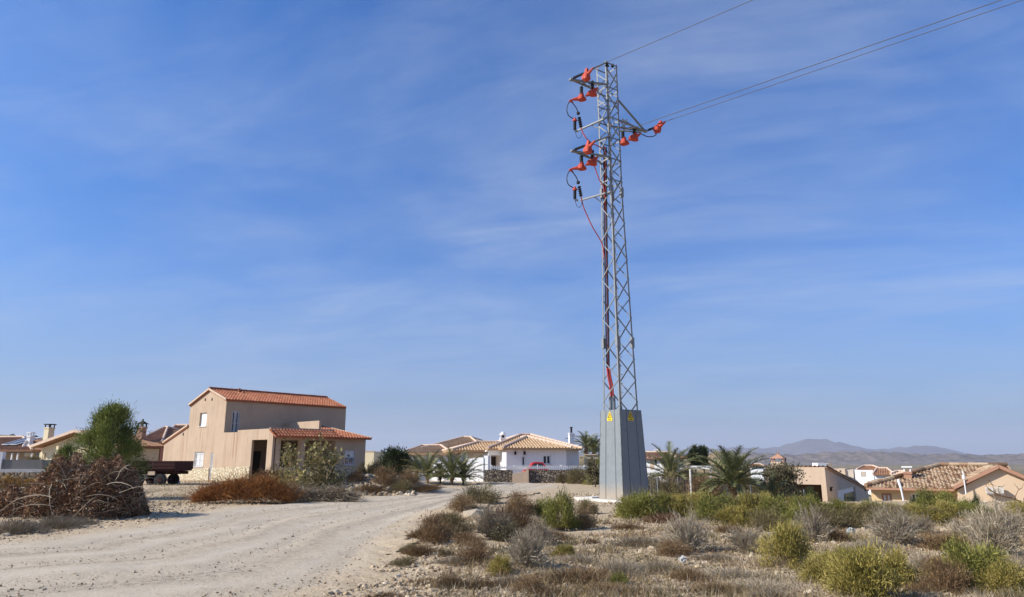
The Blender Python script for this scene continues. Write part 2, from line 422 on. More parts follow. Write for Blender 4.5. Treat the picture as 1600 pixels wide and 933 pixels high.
def m_road():
    m, nt, bs, _ = newmat('dusty track'); p = pos(nt)
    c1, h1 = gravel_color(nt, p, (.44, .36, .26), (.485, .40, .295), (.27, .215, .15), (.57, .495, .38), .75)
    a = attr(nt, 'uvm'); sp = N(nt, 'ShaderNodeSeparateXYZ'); nt.links.new(a.outputs['Vector'], sp.inputs[0])
    wv = noise(nt, mapping(nt, a.outputs['Vector'], (9, .10, 1)), 1.0, 5, .6)
    tr = ramp(nt, wv.outputs[0], [(.44, (0, 0, 0)), (.62, (1, 1, 1))])
    c1 = mixc(nt, math_(nt, 'MULTIPLY', tr.outputs[0], .28), c1, (.50, .435, .35))
    wl = math_(nt, 'ADD', sp.outputs[0], math_(nt, 'MULTIPLY', noise(nt, p, .25, 3).outputs[0], .12))
    for ctr in (.40, .62, .20, .84):   # compacted pale wheel tracks
        d = math_(nt, 'ABSOLUTE', math_(nt, 'SUBTRACT', wl, ctr+.06)); k = ramp(nt, d, [(0.0, (1, 1, 1)), (.035, (0, 0, 0))])
        nn = ramp(nt, noise(nt, p, .5, 5).outputs[0], [(.35, (0, 0, 0)), (.6, (1, 1, 1))])
        c1 = mixc(nt, math_(nt, 'MULTIPLY', math_(nt, 'MULTIPLY', k.outputs[0], nn.outputs[0]), .6), c1, (.58, .505, .40))
    band = math_(nt, 'ADD', sp.outputs[0], math_(nt, 'MULTIPLY', noise(nt, p, .35, 4).outputs[0], .10))
    for ctr, wd_ in ((.36, .05), (.58, .035), (.80, .05)):   # loose darker gravel pushed up between the wheel tracks
        k = ramp(nt, math_(nt, 'ABSOLUTE', math_(nt, 'SUBTRACT', band, ctr)), [(wd_*.3, (1, 1, 1)), (wd_, (0, 0, 0))])
        nn = ramp(nt, noise(nt, p, 7, 7, .8).outputs[0], [(.42, (0, 0, 0)), (.6, (1, 1, 1))])
        c1 = mixc(nt, math_(nt, 'MULTIPLY', math_(nt, 'MULTIPLY', k.outputs[0], nn.outputs[0]), .75), c1, (.25, .205, .155))
    soil, _h = gravel_color(nt, p, (.43, .32, .20), (.50, .38, .25), (.24, .17, .10), (.62, .52, .37), .7)
    ed = math_(nt, 'ABSOLUTE', math_(nt, 'SUBTRACT', sp.outputs[0], .5)); ed = math_(nt, 'ADD', ed, math_(nt, 'MULTIPLY', math_(nt, 'SUBTRACT', noise(nt, p, 1.1, 6, .7).outputs[0], .5), .22))
    c1 = mixc(nt, ramp(nt, ed, [(.36, (0, 0, 0)), (.47, (1, 1, 1))]).outputs[0], c1, soil)
    nt.links.new(c1, bs.inputs['Base Color']); bs.inputs['Roughness'].default_value = .97; bs.inputs['Specular IOR Level'].default_value = .1
    bump(nt, bs, h1, .03, 1.0)
    return m
def m_rockhill(name, a, b, c3, sc=.004):
    m, nt, bs, _ = newmat(name); p = pos(nt)
    n1 = noise(nt, p, sc, 9, .65); n2 = noise(nt, p, sc*9, 7, .7)
    c = mixc(nt, ramp(nt, n1.outputs[0], [(.35, (0, 0, 0)), (.65, (1, 1, 1))]).outputs[0], a, b)
    c = mixc(nt, ramp(nt, n2.outputs[0], [(.45, (0, 0, 0)), (.65, (1, 1, 1))]).outputs[0], c, c3)
    nt.links.new(c, bs.inputs['Base Color']); bs.inputs['Roughness'].default_value = 1
    return m
def m_galv(name, col, rough=.5, metal=.35, dirt=0):
    m, nt, bs, _ = newmat(name); p = objco(nt)
    n = noise(nt, p, 6, 6, .7); s = noise(nt, mapping(nt, p, (5, 5, .5)), 2, 5)
    c = mixc(nt, n.outputs[0], tuple(x*.8 for x in col), tuple(min(1, x*1.15) for x in col))
    c = mixc(nt, math_(nt, 'MULTIPLY', ramp(nt, s.outputs[0], [(.5, (0, 0, 0)), (.75, (1, 1, 1))]).outputs[0], .35), c, tuple(x*.62 for x in col))
    if dirt:    # dust splashed up by rain, rust freckles and scuffs
        zz = N(nt, 'ShaderNodeSeparateXYZ'); nt.links.new(pos(nt), zz.inputs[0]); n3 = noise(nt, p, 5, 7, .75)
        sp_ = math_(nt, 'SUBTRACT', math_(nt, 'ADD', .25, math_(nt, 'MULTIPLY', n3.outputs[0], .9)), zz.outputs[2])
        c = mixc(nt, math_(nt, 'MULTIPLY', ramp(nt, sp_, [(.0, (0, 0, 0)), (.4, (1, 1, 1))]).outputs[0], .7), c, (.36, .29, .21))
        r_ = ramp(nt, noise(nt, mapping(nt, p, (1, 1, .35)), 3.5, 8, .75).outputs[0], [(.62, (0, 0, 0)), (.70, (1, 1, 1))])
        c = mixc(nt, math_(nt, 'MULTIPLY', r_.outputs[0], .5), c, (.26, .24, .21))
        bump(nt, bs, noise(nt, p, 1.6, 2).outputs[0], .05, .5)
    nt.links.new(c, bs.inputs['Base Color']); bs.inputs['Roughness'].default_value = rough; bs.inputs['Metallic'].default_value = metal
    return m

M = dict(
 ground=m_ground(), road=m_road(),
 mountain=m_rockhill('far mountain rock', (.09, .08, .08), (.15, .125, .115), (.05, .05, .05), .0012),
 badland=m_rockhill('badland hills', (.22, .175, .15), (.14, .12, .105), (.07, .07, .06), .006),
 galv=m_galv('galvanised steel', (.215, .225, .235), .6, .12), clad=m_galv('grey steel cladding', (.205, .225, .235), .6, .1, 1),
 concrete=m_plain('pale concrete', (.55, .52, .47), .95, bmp=.01), greyblock=m_plain('grey blockwork', (.20, .19, .175), .95, var=.2, bmp=.01),
 black=m_plain('black polymer', (.02, .02, .022), .5), rubber=m_plain('tyre rubber', (.025, .025, .025), .9),
 orange=m_plain('orange silicone cover', (.46, .062, .035), .6, var=.3), wire=m_plain('conductor', (.10, .10, .11), .6),
 redcable=m_plain('red cable', (.45, .06, .05), .5), yellow=m_plain('sign yellow', (.80, .55, .03), .5), signblack=m_plain('sign black', (.015, .015, .015), .6),
 stucco=m_stucco('beige render', (.46, .345, .245), .5, streak=(.40, .25, .15)), stucco2=m_stucco('smooth beige render', (.46, .345, .245), .5),
 white=m_stucco('white render', (.76, .75, .74), .12, .04, (.6, .58, .55)), lilac=m_stucco('off white render', (.80, .78, .77), .1, .04, (.6, .58, .55)),
 cream=m_stucco('cream render', (.70, .60, .40), .15, .05), yellowwall=m_stucco('yellow render', (.68, .50, .27), .2, .06), peach=m_stucco('peach render', (.62, .47, .32), .12, .05),
 pink=m_stucco('salmon render', (.60, .33, .24), .2, .06), sand=m_stucco('sand render', (.56, .43, .31), .3, .08), greywall=m_stucco('grey cement render', (.50, .43, .35), .4, .1, (.3, .25, .2)),
 tile=m_tile('orange roof tiles', [(0, (.22, .075, .04)), (.5, (.37, .13, .065)), (1, (.47, .215, .12))]),
 tile_y=m_tile('ochre roof tiles', [(0, (.34, .20, .11)), (.4, (.52, .35, .20)), (.8, (.60, .44, .28)), (1, (.34, .2, .12))]),
 tile_old=m_tile('weathered mixed roof tiles', [(.05, (.14, .085, .05)), (.3, (.36, .21, .12)), (.5, (.52, .38, .24)), (.75, (.60, .48, .33)), (.95, (.22, .14, .09))], .08),
 tile_r=m_tile('red brown roof tiles', [(0, (.22, .11, .06)), (.5, (.36, .19, .11)), (1, (.46, .29, .18))]),
 ridgepale=m_plain('mortared ridge', (.62, .47, .36), .9, var=.25, scale=6),
 plinth=m_stone('pale stone cladding', [(0, (.66, .56, .38)), (.5, (.74, .66, .48)), (1, (.60, .48, .31))], 4.6, (.26, .19, .11), bd=.03, gap=.07),
 darkstone=m_stone('dark rubble stone', [(0, (.10, .08, .065)), (.4, (.20, .155, .115)), (.75, (.30, .24, .18)), (1, (.14, .10, .08))], 5.0, (.03, .025, .02), gap=.09),
 tanstone=m_stone('dry stone', [(0, (.30, .24, .16)), (.4, (.45, .36, .24)), (.75, (.40, .27, .14)), (1, (.36, .34, .32))], 3.6, (.05, .04, .03), gap=.09),
 glass=m_glass('dark glass'), bluglass=m_glass('solar glass', (.012, .016, .035), .15), shutter=m_plain('white shutter', (.72, .71, .69), .6, var=.05), frame=m_plain('white frame', (.70, .70, .70), .5, var=.05),
 dark=m_plain('dark interior', (.05, .04, .035), .95), redpaint=m_plain('red car paint', (.45, .02, .02), .3), rust=m_plain('shade darkened rusty red paint', (.045, .015, .013), .85, var=.5, scale=5),  # trailer red is deepened so its colour carries the pine's shade
 chimblack=m_plain('sooty metal', (.025, .02, .02), .7), brick=m_stucco('terracotta brick', (.42, .23, .15), .2),
 wood=m_leaf('brown wood', [(0, (.10, .065, .045)), (1, (.28, .20, .14))], 0), bark=m_leaf('palm bark', [(0, (.13, .085, .05)), (1, (.28, .19, .11))], 0),
 rock=m_plain('limestone rocks', (.42, .345, .25), .95, var=.3, scale=4, bmp=.02), stones=m_leaf('loose stones', [(0, (.17, .12, .075)), (.5, (.35, .265, .17)), (.92, (.47, .375, .255)), (1, (.58, .50, .38))], 0, .95, 0),
 plastic=m_plain('white plastic', (.55, .55, .54), .35), plastic_b=m_plain('pale blue plastic', (.30, .34, .34), .35),
 l_green=m_leaf('green broom', [(0, (.22, .17, .10)), (.09, (.05, .055, .015)), (.35, (.15, .155, .035)), (.7, (.27, .255, .06)), (1, (.42, .36, .11))]),
 l_yellow=m_leaf('yellow green broom', [(0, (.26, .20, .12)), (.10, (.09, .08, .02)), (.4, (.25, .21, .05)), (.75, (.40, .32, .085)), (1, (.52, .41, .16))]),
 l_grey=m_leaf('grey dry twigs', [(0, (.17, .13, .085)), (.5, (.36, .295, .205)), (1, (.55, .475, .36))], .05),
 l_brown=m_leaf('brown dry shrub', [(0, (.08, .045, .022)), (.5, (.215, .13, .062)), (1, (.38, .27, .14))], .1),
 l_straw=m_leaf('straw', [(0, (.25, .18, .09)), (1, (.5, .4, .24))], .2),
 l_olive=m_leaf('olive dry shrub', [(0, (.06, .05, .025)), (.5, (.17, .135, .06)), (1, (.29, .23, .11))], .15),
 l_vine=m_leaf('withered vine leaves', [(0, (.06, .032, .02)), (.4, (.17, .088, .048)), (.7, (.30, .17, .09)), (.88, (.46, .30, .18)), (1, (.60, .48, .35))], .15, objvar=.05),
 l_orange=m_leaf('orange dead fronds', [(0, (.12, .05, .02)), (.5, (.33, .14, .04)), (1, (.52, .26, .09))], .15, objvar=.1),
 l_gold=m_leaf('golden straw', [(0, (.28, .15, .04)), (1, (.60, .38, .12))], .2),
 l_pine=m_leaf('pine needles', [(0, (.04, .055, .016)), (.4, (.12, .155, .035)), (.75, (.24, .26, .06)), (1, (.38, .36, .11))], .15, objvar=.1),
 l_palm=m_leaf('palm fronds', [(0, (.055, .065, .03)), (.5, (.15, .16, .065)), (.85, (.27, .26, .12)), (1, (.46, .40, .22))], .15, .5),
 l_dark=m_leaf('dark evergreen', [(0, (.012, .020, .009)), (.5, (.035, .05, .018)), (1, (.09, .105, .035))], .1),
 l_fig=m_leaf('fig leaves', [(0, (.09, .08, .03)), (.5, (.24, .21, .08)), (1, (.50, .41, .19))], .25),
 l_mix=m_leaf('brownish green bush', [(0, (.04, .03, .02)), (.5, (.10, .085, .045)), (1, (.22, .19, .11))], .1),
)
HAZE = 7e-5; DENOISE = True
# ------------------------------------------------------------------ world, camera, sun
SUN = Vector((-.98, -.20, 0)).normalized(); ELEV = R(33)
SUN = Vector((SUN.x*math.cos(ELEV), SUN.y*math.cos(ELEV), math.sin(ELEV)))
w = bpy.data.worlds.new("World"); SC.world = w; w.use_nodes = True
nt = w.node_tree
for n in list(nt.nodes): nt.nodes.remove(n)
wo = nt.nodes.new('ShaderNodeOutputWorld'); bg = nt.nodes.new('ShaderNodeBackground'); nt.links.new(bg.outputs[0], wo.inputs[0])
sky = nt.nodes.new('ShaderNodeTexSky'); sky.sky_type = 'NISHITA'; sky.sun_disc = False
sky.sun_elevation = ELEV; sky.sun_rotation = math.atan2(SUN.x, SUN.y)
sky.altitude = 0; sky.air_density = SKY_AIR = 1.0; sky.dust_density = 1.2; sky.ozone_density = 3.5
bg.inputs[1].default_value = .108
tc = nt.nodes.new('ShaderNodeTexCoord'); sep = N(nt, 'ShaderNodeSeparateXYZ'); nt.links.new(tc.outputs['Generated'], sep.inputs[0])
den = math_(nt, 'ADD', math_(nt, 'MAXIMUM', sep.outputs[2], 0.0), .16)
cmb = N(nt, 'ShaderNodeCombineXYZ'); nt.links.new(math_(nt, 'DIVIDE', sep.outputs[0], den), cmb.inputs[0]); nt.links.new(math_(nt, 'DIVIDE', sep.outputs[1], den), cmb.inputs[1])
cv = mapping(nt, cmb.outputs[0], (1, 1, 1), (0, 0, R(18)))
c1 = noise(nt, mapping(nt, cv, (.55, .85, 1)), 1.25, 8, .55, .55)
c2 = noise(nt, mapping(nt, cv, (1.0, 2.8, 1), (0, 0, R(10))), 1.7, 12, .60, .9)
k1 = ramp(nt, c1.outputs[0], [(.38, (0, 0, 0)), (.70, (1, 1, 1))]); k2 = ramp(nt, c2.outputs[0], [(.28, (.25, .25, .25)), (.78, (1, 1, 1))])
cf = math_(nt, 'MULTIPLY', math_(nt, 'MULTIPLY', k1.outputs[0], k2.outputs[0]), .68)
up = ramp(nt, sep.outputs[2], [(0.02, (.25, .25, .25)), (.22, (1, 1, 1))])
cf = math_(nt, 'MULTIPLY', cf, up.outputs[0])
tinted = mixc(nt, 1.0, sky.outputs[0], (.26, .67, 1.16), 'MULTIPLY')
# pale band of haze at the horizon, high thin cloud above
hzf = ramp(nt, sep.outputs[2], [(0.0, (1, 1, 1)), (.06, (.8, .8, .8)), (.22, (.28, .28, .28)), (.45, (0, 0, 0))])
skyc = mixc(nt, math_(nt, 'MULTIPLY', hzf.outputs[0], .75), tinted, (2.5, 2.62, 3.25))
skyc = mixc(nt, cf, skyc, (3.7, 4.25, 5.3))
nt.links.new(skyc, bg.inputs[0])

sl = bpy.data.lights.new('sun', 'SUN'); sl.energy = 5.0; sl.angle = R(.5); sl.color = (1, .93, .83)
so = bpy.data.objects.new('sun', sl); COL.objects.link(so); so.rotation_euler = SUN.to_track_quat('Z', 'Y').to_euler(); so.location = (-30, 0, 60)

cam = bpy.data.cameras.new('camera'); co = bpy.data.objects.new('camera', cam); COL.objects.link(co); SC.camera = co
cam.sensor_fit = 'HORIZONTAL'; cam.sensor_width = 36; cam.lens = 36*F/1600; cam.clip_start = .1; cam.clip_end = 60000
co.location = (0, 0, CH); co.rotation_euler = (R(90)+PITCH, 0, 0)
SC.view_settings.view_transform = 'Standard'; SC.view_settings.look = 'None'; SC.view_settings.gamma = 1
SC.view_settings.exposure = .5; SC.view_settings.use_curve_mapping = False
SC.cycles.use_denoising = DENOISE; SC.cycles.denoising_prefilter = 'ACCURATE'; SC.cycles.max_bounces = 6; SC.cycles.transparent_max_bounces = 16; SC.cycles.volume_bounces = 0
SC.cycles.sample_clamp_indirect = 8

# ------------------------------------------------------------------ ground sheet
def axis(fine0, fine1, step, g, lo, hi):
    a = list(np.arange(fine0, fine1, step)); s = step; x = a[-1]
    while x < hi: s *= g; x += s; a.append(min(x, hi))
    s = step; x = fine0; b = []
    while x > lo: s *= g; x -= s; b.append(max(x, lo))
    return np.array(b[::-1]+a)
gx = axis(-13, 15, .17, 1.05, -16000, 16000); gy = axis(6, 38, .17, 1.035, -200, 16000)
X, Y = np.meshgrid(gx, gy); Z = h(X, Y)
micro = (NR.rand(*Z.shape)-.5)*.035*((np.abs(X) < 16) & (Y < 40))
def flat(px, py):
    d = ray(px, py); t = -CH/d[2]; return (d[0]*t, d[1]*t)
Lp = [(-30, 9), (-22, 12.5), flat(0, 852), flat(70, 833), flat(160, 822), flat(240, 816), flat(300, 800), flat(345, 790), flat(450, 786), flat(560, 777), flat(640, 772), flat(700, 767), flat(742, 757), flat(752, 753), (-3.0, 49)]
Rp = [(-6, 2), (-3.6, 6), flat(575, 930), flat(588, 912), flat(600, 895), flat(610, 880), flat(622, 862), flat(636, 846), flat(655, 826), flat(680, 806), flat(705, 792), flat(735, 782), flat(800, 774), flat(880, 764), (4.2, 49)]
def resample(P, n):
    P = np.array(P, float); d = np.r_[0, np.cumsum(np.hypot(*np.diff(P, axis=0).T))]; d /= d[-1]
    t = np.linspace(0, 1, n); return np.stack([np.interp(t, d, P[:, 0]), np.interp(t, d, P[:, 1])], 1)
n_, m_ = 320, 64
# pair the two edges point by point so the cross lines stay square to the road
Lr = np.concatenate([resample([Lp[i], Lp[i+1]], 24)[:-1] for i in range(len(Lp)-1)]); Rr = np.concatenate([resample([Rp[i], Rp[i+1]], 24)[:-1] for i in range(len(Rp)-1)])
def smoothen(A, k=15):
    B = A.copy()
    for i in range(len(A)):
        a, b = max(0, i-k), min(len(A), i+k+1); B[i] = A[a:b].mean(0)
    return B
Lr, Rr = smoothen(Lr), smoothen(Rr); n_ = len(Lr)
Z = Z+micro
near = (np.abs(X) < 40) & (Y < 50) & (Y > 5)
xs_, ys_ = X[near], Y[near]; ii = np.zeros(len(xs_), int)
La, Ra = Lr[::2], Rr[::2]
for c in range(0, len(xs_), 20000):
    q = slice(c, c+20000); d_ = np.hypot(La[:, 0][None]-xs_[q, None], La[:, 1][None]-ys_[q, None])+np.hypot(Ra[:, 0][None]-xs_[q, None], Ra[:, 1][None]-ys_[q, None]); ii[q] = d_.argmin(1)
A_, B_ = La[ii], Ra[ii]; v_ = B_-A_; s_ = ((xs_-A_[:, 0])*v_[:, 0]+(ys_-A_[:, 1])*v_[:, 1])/(v_**2).sum(1)
Z[near] -= .06*S((.5-np.abs(s_-.5)-.06)/.04)
nx, ny = len(gx), len(gy)
me = bpy.data.meshes.new('ground')
idx = np.arange(nx*ny).reshape(ny, nx)
Fc = np.stack([idx[:-1, :-1], idx[:-1, 1:], idx[1:, 1:], idx[1:, :-1]], -1).reshape(-1, 4)
me.from_pydata(np.stack([X, Y, Z], -1).reshape(-1, 3).tolist(), [], Fc.tolist())
me.polygons.foreach_set('use_smooth', [True]*len(me.polygons)); me.materials.append(M['ground'])
go = bpy.data.objects.new('ground', me); COL.objects.link(go); tag(go, 'dry stony ochre soil around the dirt road', kind='structure')

# ------------------------------------------------------------------ dirt road
dist = np.r_[0, np.cumsum(np.hypot(*np.diff((Lr+Rr)/2, axis=0).T))]
V = []; UV = []
for i in range(n_):
    e0 = -.01+.016*math.sin(dist[i]*2.1)+.012*math.sin(dist[i]*5.3+1)+.008*math.sin(dist[i]*13); e1 = 1.01+.02*math.sin(dist[i]*1.7+2)+.012*math.sin(dist[i]*6.1)+.008*math.sin(dist[i]*11+1)
    for j in range(m_+1):
        s = e0+(e1-e0)*j/m_; x, y = Lr[i]*(1-s)+Rr[i]*s
        edge = min(j, m_-j)/m_
        z = hz(x, y)*1.0
        rut = 0
        for c_ in (.46, .68, .26, .90): rut -= .011*math.exp(-((s-c_)/.02)**2)
        V.append((x, y, z+.03*S(edge*14)-.018+(.010*math.sin(s*30+dist[i]*.2)+.018*math.exp(-((s-.56-.03*math.sin(dist[i]*.25))/.03)**2))*float(S(edge*8))+rut*float(S(edge*10)))); UV.append((s, dist[i], 0))
mb = MB(); mb.v = V
for i in range(n_-1):
    for j in range(m_):
        a = i*(m_+1)+j; mb.f.append([a, a+1, a+m_+2, a+m_+1])
mb.t = [.5]*len(mb.f); mb.uv = UV
rd = build('dirt_road', mb, M['road'], origin=(0, 0, 0), smooth=True); tag(rd, 'pale dusty dirt track bending past the pylon', kind='structure')

# ------------------------------------------------------------------ far hills and mountains
def range_mesh(name, prof, D, depth, mat, label, base=-30, rough=.06, seed=1, nrow=14, ncol=500):
    rg = np.random.RandomState(seed)
    xs = [(px-CX)/F/(ray(px, 715)[1])*D for px, py in prof]; zs = [at(px, py, D)[2] for px, py in prof]
    X = np.linspace(xs[0], xs[-1], ncol); Zr = np.interp(X, xs, zs)
    k = np.ones(3)/3; Zr = np.convolve(np.pad(Zr, 1, 'edge'), k, 'valid'); Zr = Zr+(Zr-base)*.022*sum(np.sin(X/(D*.004*(1.7**-q))+rg.rand()*6)*.8**q for q in range(6))
    V = []; Fs = []
    ph = rg.rand(40)*6.28
    for r in range(2*nrow+1):
        t = (r-nrow)/nrow; y = D+t*depth
        prof_ = (1-abs(t))**1.25
        nz = sum(np.sin(X/(depth*.9/(1+q*1.3))+ph[q]+t*(3+2*q))*(1/(1+q)) for q in range(9))*rough
        spur = sum(np.abs(np.sin(X/(depth*.35/(1+q))+ph[q+12]+t*1.5))*(1/(1+q)) for q in range(4))*rough*2.2
        Zz = base+(Zr-base)*prof_*(1+(nz-spur)*min(1, abs(t)*4))
        for i in range(ncol): V.append((X[i]*(y/D)**.0, y, Zz[i]))
    for r in range(2*nrow):
        for i in range(ncol-1):
            a = r*ncol+i; Fs.append([a, a+1, a+ncol+1, a+ncol])
    mb = MB(); mb.v = V; mb.f = Fs; mb.t = [.5]*len(Fs)
    o = build(name, mb, mat, origin=(0, 0, 0), smooth=True); return tag(o, label, kind='structure')
range_mesh('mountains', [(-900, 716), (-300, 712), (200, 711), (560, 711), (640, 708), (760, 709), (900, 708), (1000, 706), (1060, 704.5), (1130, 701), (1150, 699), (1180, 700.5), (1212, 700), (1228, 695), (1245, 691), (1262, 687), (1275, 685), (1290, 687.5), (1308, 690), (1325, 694), (1345, 699), (1365, 703), (1390, 701), (1405, 699.5), (1430, 697), (1455, 696.2), (1475, 699.5), (1492, 704), (1510, 709), (1540, 711.5), (1600, 713), (1900, 712), (2500, 714)], 9500, 1900, M['mountain'], 'hazy blue mountain range with a broad peak on the horizon', base=-90, seed=4)
range_mesh('badland_hills', [(-200, 716), (500, 714), (900, 712), (1000, 709), (1090, 707), (1130, 706), (1180, 707), (1240, 711), (1290, 706.5), (1330, 705.5), (1370, 706), (1410, 707), (1440, 710), (1490, 708.5), (1530, 711), (1570, 710), (1620, 708), (1800, 711), (2200, 714)], 2600, 420, M['badland'], 'low bare brown hills in front of the mountains', base=-32, seed=9, rough=.09)

# ------------------------------------------------------------------ haze
if HAZE:
    mb = MB(); mb.box((0, 7000, 170), (36000, 15500, 520)); mb.f = [f for f in mb.f]
    hm = bpy.data.materials.new('haze air'); hm.use_nodes = True; hn = hm.node_tree
    for n in list(hn.nodes): hn.nodes.remove(n)
    ho = hn.nodes.new('ShaderNodeOutputMaterial'); hv = hn.nodes.new('ShaderNodeVolumePrincipled')
    hv.inputs['Color'].default_value = (.80, .85, 1, 1); hv.inputs['Density'].default_value = HAZE; hv.inputs['Anisotropy'].default_value = .1
    hn.links.new(hv.outputs[0], ho.inputs['Volume'])
    ho_ = build('haze', mb, hm, origin=(0, 0, 0)); tag(ho_, 'thin blue haze over the plain', kind='stuff')
# ------------------------------------------------------------------ lattice pylon
def make_pylon():
    bx, by = 4.30, 28.0
    e1 = Vector((.569, -.822, 0)); e2 = Vector((-.822, -.569, 0)); dl = Vector((.755, -.656, 0))
    g = -.02
    pyl = thing('power_pylon', (bx, by, g), 'tall galvanised lattice pylon with grey clad base and orange covered switchgear', 'pylon')
    def side(z):
        return .64 if z > 12.4 else .64+(12.4-z)*.0355
    def ctr(z): return Vector((bx-.0074*z, by, z))
    dirs = [(-1, 1), (1, 1), (1, -1), (-1, -1)]   # left, near, right, far
    def corner(i, z):
        a, b = dirs[i]; s = side(z)/2; return ctr(z)+e1*a*s+e2*b*s
    ZT = 18.45
    for i in range(4):
        mb = MB(); a, b = dirs[i]
        for z0, z1 in ((.1, 6), (6, 12.4), (12.4, ZT)):
            p, q = corner(i, z0), corner(i, z1); w = .074
            # angle section: two plates meeting at the corner
            for (d1, d2) in ((e1*-a, e2*-b), (e2*-b, e1*-a)):
                t = .012
                P = [p, p+d1*w, p+d1*w+d2*t, p+d2*t, q, q+d1*w, q+d1*w+d2*t, q+d2*t]; mb.hexa(P)
        for z in np.arange(4.2, ZT, .36):    # step bolts on the far leg and joints
            if i == 3: mb.tube([corner(i, z), corner(i, z)+e1*.0+e2*-.0+(e1*-a).normalized()*.0+Vector((0, 0, 0))-e2*-.16*b*1], .014, 5)
        for z in (6.1, 12.5): mb.box(corner(i, z)-e1*a*.03-e2*b*.03, (.13, .13, .42), yaw=math.atan2(e1.y, e1.x))
        build('leg', mb, M['galv'], pyl)
    # one zigzag of bracing per face
    for f in range(4):
        i, j = f, (f+1) % 4; mb = MB(); nodes = []
        zi, k = 11.85, 0
        zs = []
        z = 3.0
        pts = []
        zz = 11.9; step = .765; flip = 0
        while zz > 2.6: pts.append((zz, flip)); zz -= step*(1+.012*len(pts)); flip ^= 1
        pts = pts[::-1]
        up = [(11.9+.62*(n+1), (n+1) % 2) for n in range(10)]
        seq = pts+[(a, b) for a, b in up]
        outn = (e2, e1, -e2, -e1)[f]
        for (za, fa), (zb, fb) in zip(seq, seq[1:]):
            p = corner(i if fa == 0 else j, za); q = corner(i if fb == 0 else j, zb)
            mb.beam(p+outn*.012, q+outn*.012, .042, .008, up=outn)
            # slim outstanding flange of the angle
            mb.beam(p-outn*.012, q-outn*.012, .008, .04, up=outn)
        for zh in (18.35, 17.2, 16.55, 15.8, 14.85, 13.9, 12.95):
            mb.beam(corner(i, zh)+outn*.02, corner(j, zh)+outn*.02, .06, .01, up=outn)
        build('bracing', mb, M['galv'], pyl)
    # clad base: four tapering folded sheets on a footing
    def cc(i, z, extra):
        a, b = dirs[i]; s = 1.16/2+.105-z*.036+extra; return ctr(z)+e1*a*s+e2*b*s
    for f in range(4):
        i, j = f, (f+1) % 4; mb = MB(); outn = (e2, e1, -e2, -e1)[f]; zb, zt = .08, 3.42
        A, B, C, D = cc(i, zb, 0), cc(j, zb, 0), cc(j, zt, 0), cc(i, zt, 0)
        # three panels with recessed joints
        cuts = [0, .27, .285, .70, .715, 1]
        for a0, a1 in zip(cuts, cuts[1:]):
            thin = a1-a0 < .05; off = outn*(-.012 if thin else 0)
            P = [A.lerp(B, a0), A.lerp(B, a1), D.lerp(C, a1), D.lerp(C, a0)]
            q = [p+off for p in P]; r = [p-outn*.03 for p in P]
            mb.hexa([q[0], q[1], r[1], r[0], q[3], q[2], r[2], r[3]], .3 if thin else .5)
        for s in (.285, .715): mb.beam(A.lerp(B, s+.012)+outn*.006, D.lerp(C, s+.012)+outn*.004, .018, .010, up=outn)
        for kk in range(9):
            for s in (.02, .98):
                p = A.lerp(B, s).lerp(D.lerp(C, s), (kk+.5)/9); mb.box(p+outn*.004, (.03, .03, .03))
        pn = build('base_panel', mb, M['clad'], pyl)
        if f in (0, 1):
            tag(pn, 'sunlit grey base panel with a yellow warning sign' if f == 0 else 'shaded grey base panel with a yellow warning sign')
            ux = (B-A).normalized(); uz = ((D+C)/2-(A+B)/2).normalized()
            c0 = A.lerp(B, .49 if f == 0 else .47).lerp(D.lerp(C, .49 if f == 0 else .47), .925)+outn*.012
            def poly(pts, off, m=None):
                mm = MB(); n = len(pts); fr_ = [c0+ux*x+uz*y+outn*off for x, y in pts]; bk = [c0+ux*x+uz*y+outn*(off-.004) for x, y in pts]
                mm.add(fr_+bk, [tuple(range(n)), tuple(range(2*n-1, n-1, -1))]+[(k, n+k, n+(k+1) % n, (k+1) % n) for k in range(n)]); return mm
            sg = build('warning_sign', poly([(-.13, -.17), (.13, -.17), (.15, -.08), (.02, .18), (-.02, .18), (-.15, -.08)], 0), M['yellow'], pn)
            ROOTLOC[sg.as_pointer()] = ROOTLOC[pn.as_pointer()]
            mk = MB(); o_ = [(-.115, -.055), (.115, -.055), (0, .145)]; i_ = [(-.08, -.035), (.08, -.035), (0, .10)]
            for k in range(3):
                a_, b_ = o_[k], o_[(k+1) % 3]; c_, d_ = i_[(k+1) % 3], i_[k]
                mm = poly([a_, b_, c_, d_], .004); mk.add(mm.v, mm.f)
            for pts in ([(-.03, -.02), (.012, .03), (-.006, .035), (.018, .075), (-.02, .028), (-.002, .024)], [(-.055, -.03), (-.03, .02), (-.02, .015), (-.035, -.03)], [(-.09, -.115), (.09, -.115), (.09, -.10), (-.09, -.10)], [(-.07, -.145), (.07, -.145), (.07, -.13), (-.07, -.13)]):
                mm = poly(pts, .004); mk.add(mm.v, mm.f)
            mko = build('sign_marking', mk, M['signblack'], pn)
    mb = MB(); c = ctr(0)
    P = []
    for z, s in ((-.6, 1.05), (.075, 1.02)):
        for a, b in ((-1, 1), (1, 1), (1, -1), (-1, -1)): P.append(Vector((c.x, c.y, z))+e1*a*s+e2*b*s)
    mb.hexa(P); mb.beam(Vector((c.x, c.y, .02))+e1*-1.0+e2*.2, Vector((c.x, c.y, -.02))+e1*-2.0+e2*.3, 1.2, .2)
    build('concrete_footing', mb, M['concrete'], pyl)
